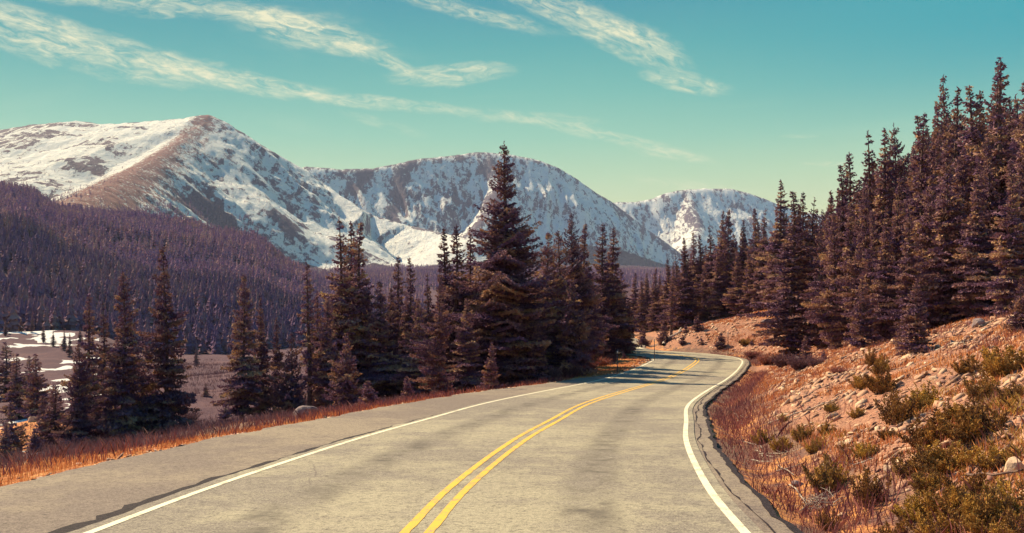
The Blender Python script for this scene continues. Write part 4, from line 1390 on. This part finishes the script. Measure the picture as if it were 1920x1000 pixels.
def cover(name, n, region, hfun, wid, mat, seed, label, cat, tintf, y0=3, y1=110, lean=0.5, pw=1.7, side=0):
    rng = np.random.default_rng(seed)
    # more of it where one stands close
    y = y0 + (y1 - y0) * rng.random(n) ** pw
    if side == 0:
        x = rng.uniform(-1, 1, n) * (10 + 0.65 * y)
    else:
        x = np.interp(y, CLX[:, 0], CLX[:, 1]) + (rng.uniform(3.5, 20, n) if side > 0 else rng.uniform(-16, -3, n))
    s_, k = road_dist(x, y)
    u = -s_ - left_edge(k); v = s_ - RIGHT_EDGE
    p = region(x, y, u, v)
    ok = rng.random(n) < p
    x, y, u, v = x[ok], y[ok], u[ok], v[ok]
    z = H_near(x, y) - 0.02
    h = hfun(x, y, u, v, rng)
    far = 1 + np.clip(y / 50, 0, 6)
    V, Fc, C = blades(np.c_[x, y, z], h, wid * far * rng.uniform(0.7, 1.3, len(x)), rng, tintf(x, y, rng), lean)
    me = mesh(name, V, Fc, mat, C)
    print(name, len(x))
    return tag(obj(name, me), label, cat, kind='stuff')


cover('verge_grass', 240000, lambda x, y, u, v: np.where((u > 0.05) & (u < 7), np.exp(-(u / 3.2) ** 2) * (0.12 + 1.2 * sstep(fbm(x / 0.8, y / 0.8, 401, 3), 0.38, 0.58)), 0) + (u > 5) * (u < 26) * (y < 80) * 0.12 * sstep(fbm(x / 4, y / 4, 403, 2), 0.42, 0.6),
      lambda x, y, u, v, r: r.uniform(0.04, 0.17, len(x)) * np.where(u < 0.5, 0.5, 1.0) * (0.2 + 1.9 * fbm(x / 0.8, y / 0.8, 405, 3) ** 1.5), 0.009, M_grass, 1, 'orange and red dry grass along the pull-off edge', 'grass',
      lambda x, y, r: -0.05 + 0.9 * fbm(x / 1.3, y / 1.3, 407, 3) + r.normal(0, 0.22, len(x)), side=-1)
cover('verge_weeds', 90000, lambda x, y, u, v: np.where((u > 0.4) & (u < 8), np.exp(-(u / 4) ** 2) * sstep(fbm(x / 1.6, y / 1.6, 411, 2), 0.5, 0.68), 0),
      lambda x, y, u, v, r: r.uniform(0.10, 0.42, len(x)), 0.012, M_brush, 2, 'dull red weeds among the verge grass', 'weeds',
      lambda x, y, r: r.uniform(0.0, 1.0, len(x)), side=-1)
cover('roadside_brush', 330000, lambda x, y, u, v: np.where((v > 0.10) & (v < 5), np.exp(-((v - 0.8) / 0.7) ** 2) * (0.4 + 0.8 * sstep(fbm(x / 0.9, y / 0.9, 421, 2), 0.35, 0.6)), 0) * (np.exp(-(((x - 18.9) / 1.9) ** 2 + ((y - 70.0) / 3.6) ** 2)) < 0.3),
      lambda x, y, u, v, r: r.uniform(0.08, 0.34, len(x)) * np.clip(0.45 + v * 0.5, 0.4, 1.1) * (0.5 + fbm(x / 1.3, y / 1.3, 425, 2)), 0.010, M_brush, 3, 'thin purple-red brush between pavement and bank', 'brush',
      lambda x, y, r: 0.05 + 0.65 * fbm(x / 1.2, y / 1.2, 427, 3) + r.normal(0, 0.2, len(x)), lean=0.8, side=1)
cover('bank_grass', 520000, lambda x, y, u, v: np.where((v > 1.5) & (v < 14), 0.8 * sstep(fbm(x / 1.4, y / 1.4, 431, 3), 0.44, 0.6), 0),
      lambda x, y, u, v, r: r.uniform(0.04, 0.17, len(x)), 0.013, M_grass, 4, 'sparse dry grass tufts between the stones of the bank', 'grass',
      lambda x, y, r: 0.05 + 0.75 * fbm(x / 2.0, y / 2.0, 437, 3) + r.normal(0, 0.15, len(x)), side=1)
cover('bank_brush', 70000, lambda x, y, u, v: np.where((v > 1.5) & (v < 16), 0.8 * sstep(fbm(x / 1.8, y / 1.8, 441, 3), 0.54, 0.66), 0),
      lambda x, y, u, v, r: r.uniform(0.08, 0.30, len(x)), 0.012, M_brush, 5, 'low purple-red ground scrub scattered over the bank', 'scrub',
      lambda x, y, r: 0.1 + 0.6 * fbm(x / 2.0, y / 2.0, 447, 3) + r.normal(0, 0.15, len(x)), lean=0.8, side=1)
def thicket_region(x, y, u, v):
    z = H_near(x, y); yy = np.maximum(y, 1)
    px = 960 + F * x / yy; py = HORIZON - F * z / yy
    a = sstep(px + 0.55 * (py - 880), 1600, 1740) * sstep(py, 690, 800) * 0.9
    b = 0.5 * sstep(py, 780, 860) * sstep(px, 1410, 1500) * (px < 1640)
    return np.where(v > 1.6, np.maximum(a, b) * sstep(fbm(x / 0.75, y / 0.75, 471, 3), 0.50, 0.60), 0)


cover('ground_juniper', 600000, thicket_region,
      lambda x, y, u, v, r: r.uniform(0.05, 0.20, len(x)) * (0.4 + 1.1 * fbm(x / 0.5, y / 0.5, 473, 2)), 0.016, M_bush, 7, 'low golden-olive juniper carpet knitting the bushes together', 'juniper',
      lambda x, y, r: 0.1 + 0.7 * fbm(x / 0.8, y / 0.8, 477, 3) + r.normal(0, 0.15, len(x)), y0=4, y1=34, lean=1.3, pw=1.0)
cover('meadow_scrub', 520000, lambda x, y, u, v: np.where((u > 2.5), np.where(y < 70, 0.9, 0.75) * sstep(fbm(x / 3.5, y / 3.5, 451, 3), 0.44, 0.56), 0),
      lambda x, y, u, v, r: r.uniform(0.12, 0.40, len(x)) * (1 + y / 160), 0.012, M_willow, 6, 'dull purple willow scrub filling the valley meadow', 'scrub',
      lambda x, y, r: 0.05 + 0.7 * fbm(x / 6.0, y / 6.0, 457, 3) + r.normal(0, 0.15, len(x)), y0=12, y1=420, lean=0.9, pw=1.8)


def stone_proto(rng, flat):
    """an angular flat stone: jittered octahedron-like box"""
    V = np.array([(-1, -1, -1), (1, -1, -1), (1, 1, -1), (-1, 1, -1), (-0.7, -0.8, 1), (0.8, -0.6, 1), (0.6, 0.8, 1), (-0.8, 0.6, 1)], float)
    V += rng.normal(0, 0.22, V.shape)
    V[:, 2] *= flat
    Fq = np.array([(0, 3, 2, 1), (4, 5, 6, 7), (0, 1, 5, 4), (1, 2, 6, 5), (2, 3, 7, 6), (3, 0, 4, 7)])
    return V, Fq


def stones(name, n, seed, region, smin, smax, label, side=1):
    rng = np.random.default_rng(seed)
    y = 4 + 100 * rng.random(n) ** 1.9
    x = rng.uniform(-0.1, 1, n) * (8 + 0.62 * y) if side > 0 else np.interp(y, CLX[:, 0], CLX[:, 1]) + rng.uniform(-14, -3, n)
    s_, k = road_dist(x, y)
    u = -s_ - left_edge(k); v = s_ - RIGHT_EDGE
    ok = rng.random(n) < region(x, y, u, v)
    x, y = x[ok], y[ok]
    z = H_near(x, y)
    e = 0.25
    gx = (H_near(x + e, y) - z) / e; gy = (H_near(x, y + e) - z) / e
    n = len(x)
    sz = smin + (smax - smin) * rng.random(n) ** 6
    sz = sz * (1 + y / 70)
    protos = [stone_proto(rng, rng.uniform(0.22, 0.5)) for _ in range(24)]
    pid = rng.integers(0, 24, n)
    PV = np.array([p[0] for p in protos])[pid]          # n,8,3
    a = rng.uniform(0, 6.28, n)
    el_ = rng.uniform(0.6, 1.5, n)
    PV = PV * sz[:, None, None] * np.stack([el_, 1 / el_, np.ones(n)], 1)[:, None, :]
    c, s2 = np.cos(a)[:, None], np.sin(a)[:, None]
    X2 = PV[..., 0] * c - PV[..., 1] * s2; Y2 = PV[..., 0] * s2 + PV[..., 1] * c
    tx = gx[:, None] + rng.normal(0, 0.3, (n, 1)); ty = gy[:, None] + rng.normal(0, 0.3, (n, 1))
    Z2 = PV[..., 2] + X2 * tx + Y2 * ty + sz[:, None] * 0.12
    V = np.stack([X2 + x[:, None], Y2 + y[:, None], Z2 + z[:, None]], -1).reshape(-1, 3)
    Fq = (protos[0][1][None] + (np.arange(n) * 8)[:, None, None]).reshape(-1, 4)
    C = np.repeat(rng.beta(2.2, 2.0, n), 8)
    print(name, n)
    tag(obj(name, mesh(name, V, Fq, M_stone, C)), label, 'stones', kind='stuff')


stones('bank_stones', 260000, 81, lambda x, y, u, v: np.where((v > 1.2) & (v < 15), 0.75 * sstep(v, 1.2, 3) * (0.25 + sstep(fbm(x / 2.3, y / 2.3, 461, 3), 0.40, 0.55)), 0), 0.012, 0.075,
       'loose flat stones littering the bank')


stones('verge_gravel', 60000, 83, lambda x, y, u, v: np.where((u > -0.12) & (u < 2.5), np.exp(-((u - 0.1) / 0.35) ** 2) + 0.05, 0), 0.008, 0.05,
       'grey gravel crumbling off the edge of the pull-off', -1)


def rock(seed, sx, sy, sz, mat, sub=3):
    import bmesh
    bm = bmesh.new()
    bmesh.ops.create_icosphere(bm, subdivisions=sub, radius=1.0)
    rng = random.Random(seed)
    planes = []
    for _ in range(14):
        v = Vector((rng.gauss(0, 1), rng.gauss(0, 1), rng.gauss(0, 1))).normalized()
        planes.append((v, rng.uniform(0.62, 0.9)))
    for v in bm.verts:
        for nrm, dd in planes:
            q = v.co.dot(nrm)
            if q > dd: v.co -= nrm * (q - dd)
        n = vn(np.array([v.co.x * 3 + seed]), np.array([v.co.y * 3 + v.co.z * 2]), seed)[0] - 0.5
        v.co *= 1 + 0.12 * n
        v.co = Vector((v.co.x * sx, v.co.y * sy, v.co.z * sz))
    me = bpy.data.meshes.new('boulder'); bm.to_mesh(me); bm.free()
    a = me.attributes.new('tint', 'FLOAT', 'POINT'); a.data.foreach_set('value', np.full(len(me.vertices), 0.85))
    me.materials.append(mat)
    return me


for seed, px, py, wpx, hpx, mat, lb in [
    (1, 575, 783, 25, 17, M_darkrock, 'grey boulder lying on the verge beside the pull-off'),
    (2, 1834, 612, 15, 11, M_darkrock, 'dark boulder on the bank top under the tall spruces'),
    (3, 1901, 895, 21, 26, M_stone, 'pale cream boulder at the frame edge among the bushes'),
    (4, 1495, 912, 12, 9, M_darkrock, 'dark angular rock below the bleached sticks'),
    (5, 1668, 884, 16, 10, M_stone, 'pale flat rock alone on the bare part of the bank'),
    (6, 62, 790, 10, 8, M_stone, 'rock half buried in the orange meadow'),
    (7, 40, 862, 12, 6, M_stone, 'pale rock at the verge near the frame edge'),
    (8, 1498, 678, 9, 8, M_darkrock, 'rock beneath the small lone spruce above the turnout'),
    (9, 1440, 606, 14, 8, M_darkrock, 'dark outcrop on the crest of the pale bank'),
    (10, 1716, 792, 9, 6, M_stone, 'pale rock beside the big dark bush'),
    (11, 1752, 712, 12, 5, M_stone, 'flat pale slab above the dark bushes'),
    (12, 1580, 972, 12, 8, M_stone, 'pale rock beside the twig heap'),
]:
    x, d, g = on_ground(px, py, 4)
    rx = wpx / F * d; rz_ = hpx / F * d
    o = obj('boulder', rock(seed, rx * 1.1, rx * 0.9, rz_ * 1.05, mat), None, (x, d, g + rz_ * 0.3), seed * 0.7)
    tag(o, lb, 'rock', 'boulders')


# ------------------------------------------------------------------ dead wood
def branch_mesh(pts, r0, r1, seed, twigs=0, mat=None):
    rng = np.random.default_rng(seed)
    P = np.array(pts, float)
    mb = MB()
    rr = np.linspace(r0, r1, len(P))
    for i in range(len(P) - 1):
        V, Fc = cone_tube(P[i], P[i + 1], rr[i], rr[i + 1], 7)
        mb.add(V, Fc)
    for _ in range(twigs):
        i = rng.integers(0, len(P) - 1); t = rng.random()
        p0 = P[i] * (1 - t) + P[i + 1] * t
        d = rng.normal(0, 1, 3); d[2] = abs(d[2]) * 0.7
        d /= np.linalg.norm(d)
        V, Fc = cone_tube(p0, p0 + d * rng.uniform(0.1, 0.35) * (r0 / 0.03) ** 0.5, r1 * 0.8, 0.002, 4)
        mb.add(V, Fc)
    return mb.mesh('branch', mat or M_deadwood, True)


def log_between(name, a, b, r0, r1, seed, label, cat='branch', lift=0.04, twigs=3, group='dead wood', n=9, d0=4, mat=None):
    A = np.array(on_ground(*a, d0)); B = np.array(on_ground(*b, d0))
    rng = np.random.default_rng(seed)
    L = np.linalg.norm(B - A)
    pts = []
    for t in np.linspace(0, 1, n):
        p_ = A * (1 - t) + B * t
        p_[0] += (vn(np.array([t * 4]), np.array([seed]), seed)[0] - 0.5) * 0.10 * L * math.sin(math.pi * t)
        g = float(H_near(np.array([p_[0]]), np.array([p_[1]]))[0])
        p_[2] = max(g + r0 * 0.5, p_[2] * 0.5 + g * 0.5) + lift + rng.uniform(0, 0.02)
        pts.append(p_)
    pts = np.array(pts); o0 = pts[0].copy()
    me = branch_mesh(pts - o0, r0, r1, seed, twigs, mat)
    return tag(obj(name, me, None, tuple(o0)), label, cat, group)


log_between('fallen_branch', (1440, 800), (1573, 751), 0.022, 0.012, 1, 'long thin grey branch lying up across the stony bank', twigs=5)
log_between('fallen_pole', (1732, 664), (1808, 648), 0.03, 0.02, 2, 'thin fallen pole on the upper bank below the spruces', twigs=1)
log_between('fallen_branch', (1812, 919), (1918, 911), 0.018, 0.01, 3, 'dark thin stick across the bushes at the frame edge', lift=0.14, twigs=3, mat=M_bark)
log_between('fallen_log', (1244, 650), (1277, 619), 0.16, 0.11, 4, 'thick bleached fallen log leaning down the bank by the far road', 'log', lift=0.1, twigs=8, d0=60)
for i, (a, b, lb) in enumerate([
    ((1415, 850), (1452, 862), 'pale bleached stick, upper one beside the brush strip'), ((1424, 858), (1498, 850), 'longest bleached stick beside the brush strip'),
    ((1410, 868), (1450, 872), 'bleached stick lying below the longest one'), ((1425, 842), (1432, 866), 'short bleached stick pointing down across the others'),
    ((1455, 890), (1505, 876), 'forked bleached stick between the two heaps'), ((1460, 880), (1490, 898), 'crooked bleached stick crossing the forked one'),
    ((1480, 918), (1512, 966), 'curved pale branch leading down to the twig heap'), ((1370, 772), (1392, 800), 'pale stick in the red brush high on the strip'),
    ((1385, 780), (1404, 786), 'short pale stick in the red brush'), ((1392, 832), (1418, 838), 'grey stick at the edge of the red brush'),
    ((1600, 882), (1640, 868), 'grey stick on the bare stones beside the upright bush'), ((1716, 700), (1760, 680), 'grey stick lying just below the fallen pole'),
]):
    log_between('fallen_branch', a, b, 0.014, 0.006, 20 + i, lb, twigs=4, n=6)
# heap of bleached twigs
x, d, g = on_ground(1530, 955)
rng = np.random.default_rng(9)
mb = MB()
for _ in range(70):
    a = rng.uniform(0, 6.28)
    p0 = np.array([rng.normal(0, 0.14), rng.normal(0, 0.14), rng.uniform(0.01, 0.06)])
    dd = np.array([math.cos(a), math.sin(a), rng.uniform(-0.1, 0.35)]) * rng.uniform(0.1, 0.3)
    p0[2] += 0.40 * p0[0]
    m_ = p0 + dd * 0.5 + rng.normal(0, 0.02, 3); e_ = p0 + dd; e_[2] += 0.3 * dd[0]
    for q0, q1, r0, r1 in ((p0, m_, 0.006, 0.005), (m_, e_, 0.005, 0.002)):
        V, Fc = cone_tube(q0, q1, r0, r1, 4); mb.add(V, Fc)
tag(obj('twigs', mb.mesh('twigs', M_deadwood), None, (x, d, g + 0.03)), 'heap of bleached twigs beside the brush strip', 'twigs', kind='stuff')

# ------------------------------------------------------------------ roadside posts
def post(px, ybase, ytop, d, label, lean=0.0, plate=True):
    x = (px - 960) / F * d
    g = h1(x, d)
    top = (HORIZON - ytop) / F * d
    hgt = top - g
    o = bpy.data.objects.new('delineator_post', None); COL.objects.link(o)
    o.location = (x, d, g); o.rotation_euler = (0, lean, 0)
    tag(o, label, 'post', 'roadside marker posts')
    mb = MB()
    for (a, b) in ((-0.028, 0.028),):
        V = np.array([(-0.03, -0.012, -0.3), (0.03, -0.012, -0.3), (0.03, 0.018, -0.3), (-0.03, 0.018, -0.3),
                      (-0.026, -0.012, hgt), (0.026, -0.012, hgt), (0.026, 0.018, hgt), (-0.026, 0.018, hgt)])
        Fq = np.array([(0, 3, 2, 1), (4, 5, 6, 7), (0, 1, 5, 4), (1, 2, 6, 5), (2, 3, 7, 6), (3, 0, 4, 7)])
        mb.add(V, Fq)
        for hz in (0.35, 0.65, 0.9):
            mb.add(V * np.array([1.25, 1.2, 0]) + np.array([0, 0, 1]) * (np.where(np.arange(8) < 4, hz * hgt, hz * hgt + 0.03))[:, None], Fq)
    obj('stake', mb.mesh('stake', M_post), o)
    if plate:
        V = np.array([(-0.045, -0.022, hgt * 0.88), (0.045, -0.022, hgt * 0.88), (0.045, -0.014, hgt * 0.88), (-0.045, -0.014, hgt * 0.88),
                      (-0.045, -0.022, hgt * 0.97), (0.045, -0.022, hgt * 0.97), (0.045, -0.014, hgt * 0.97), (-0.045, -0.014, hgt * 0.97)])
        obj('reflector', mesh('reflector', V, Fq, M_reflector), o)


post(1157, 694, 657, 62.5, 'short dark marker post on the grassy spit inside the bend', 0.02)
post(1227, 668, 636, 78, 'thin marker post at the tip of the grassy spit', 0.0)
post(1365, 666, 622, 84, 'tall thin snow pole on the outside of the bend', 0.0)
print('objects', len(bpy.data.objects))

# ------------------------------------------------------------------ air
M_haze = bpy.data.materials.new('haze'); M_haze.use_nodes = True
T = NT(M_haze.node_tree)
pv = T.n('ShaderNodeVolumePrincipled')
pv.inputs['Color'].default_value = (0.60, 0.66, 0.95, 1)
pv.inputs['Density'].default_value = 0.00004
pv.inputs['Anisotropy'].default_value = 0.1
T.n('ShaderNodeOutputMaterial', i_Volume=pv.outputs[0])
bx = np.array([(x, y, z) for z in (-60, 860) for x, y in ((-6800, -200), (8800, -200), (8800, 7800), (-6800, 7800))], float)
tag(obj('haze', mesh('haze', bx, np.array([(0, 3, 2, 1), (4, 5, 6, 7), (0, 1, 5, 4), (1, 2, 6, 5), (2, 3, 7, 6), (3, 0, 4, 7)]), M_haze)),
    'thin violet haze over the valley', 'haze', kind='stuff')
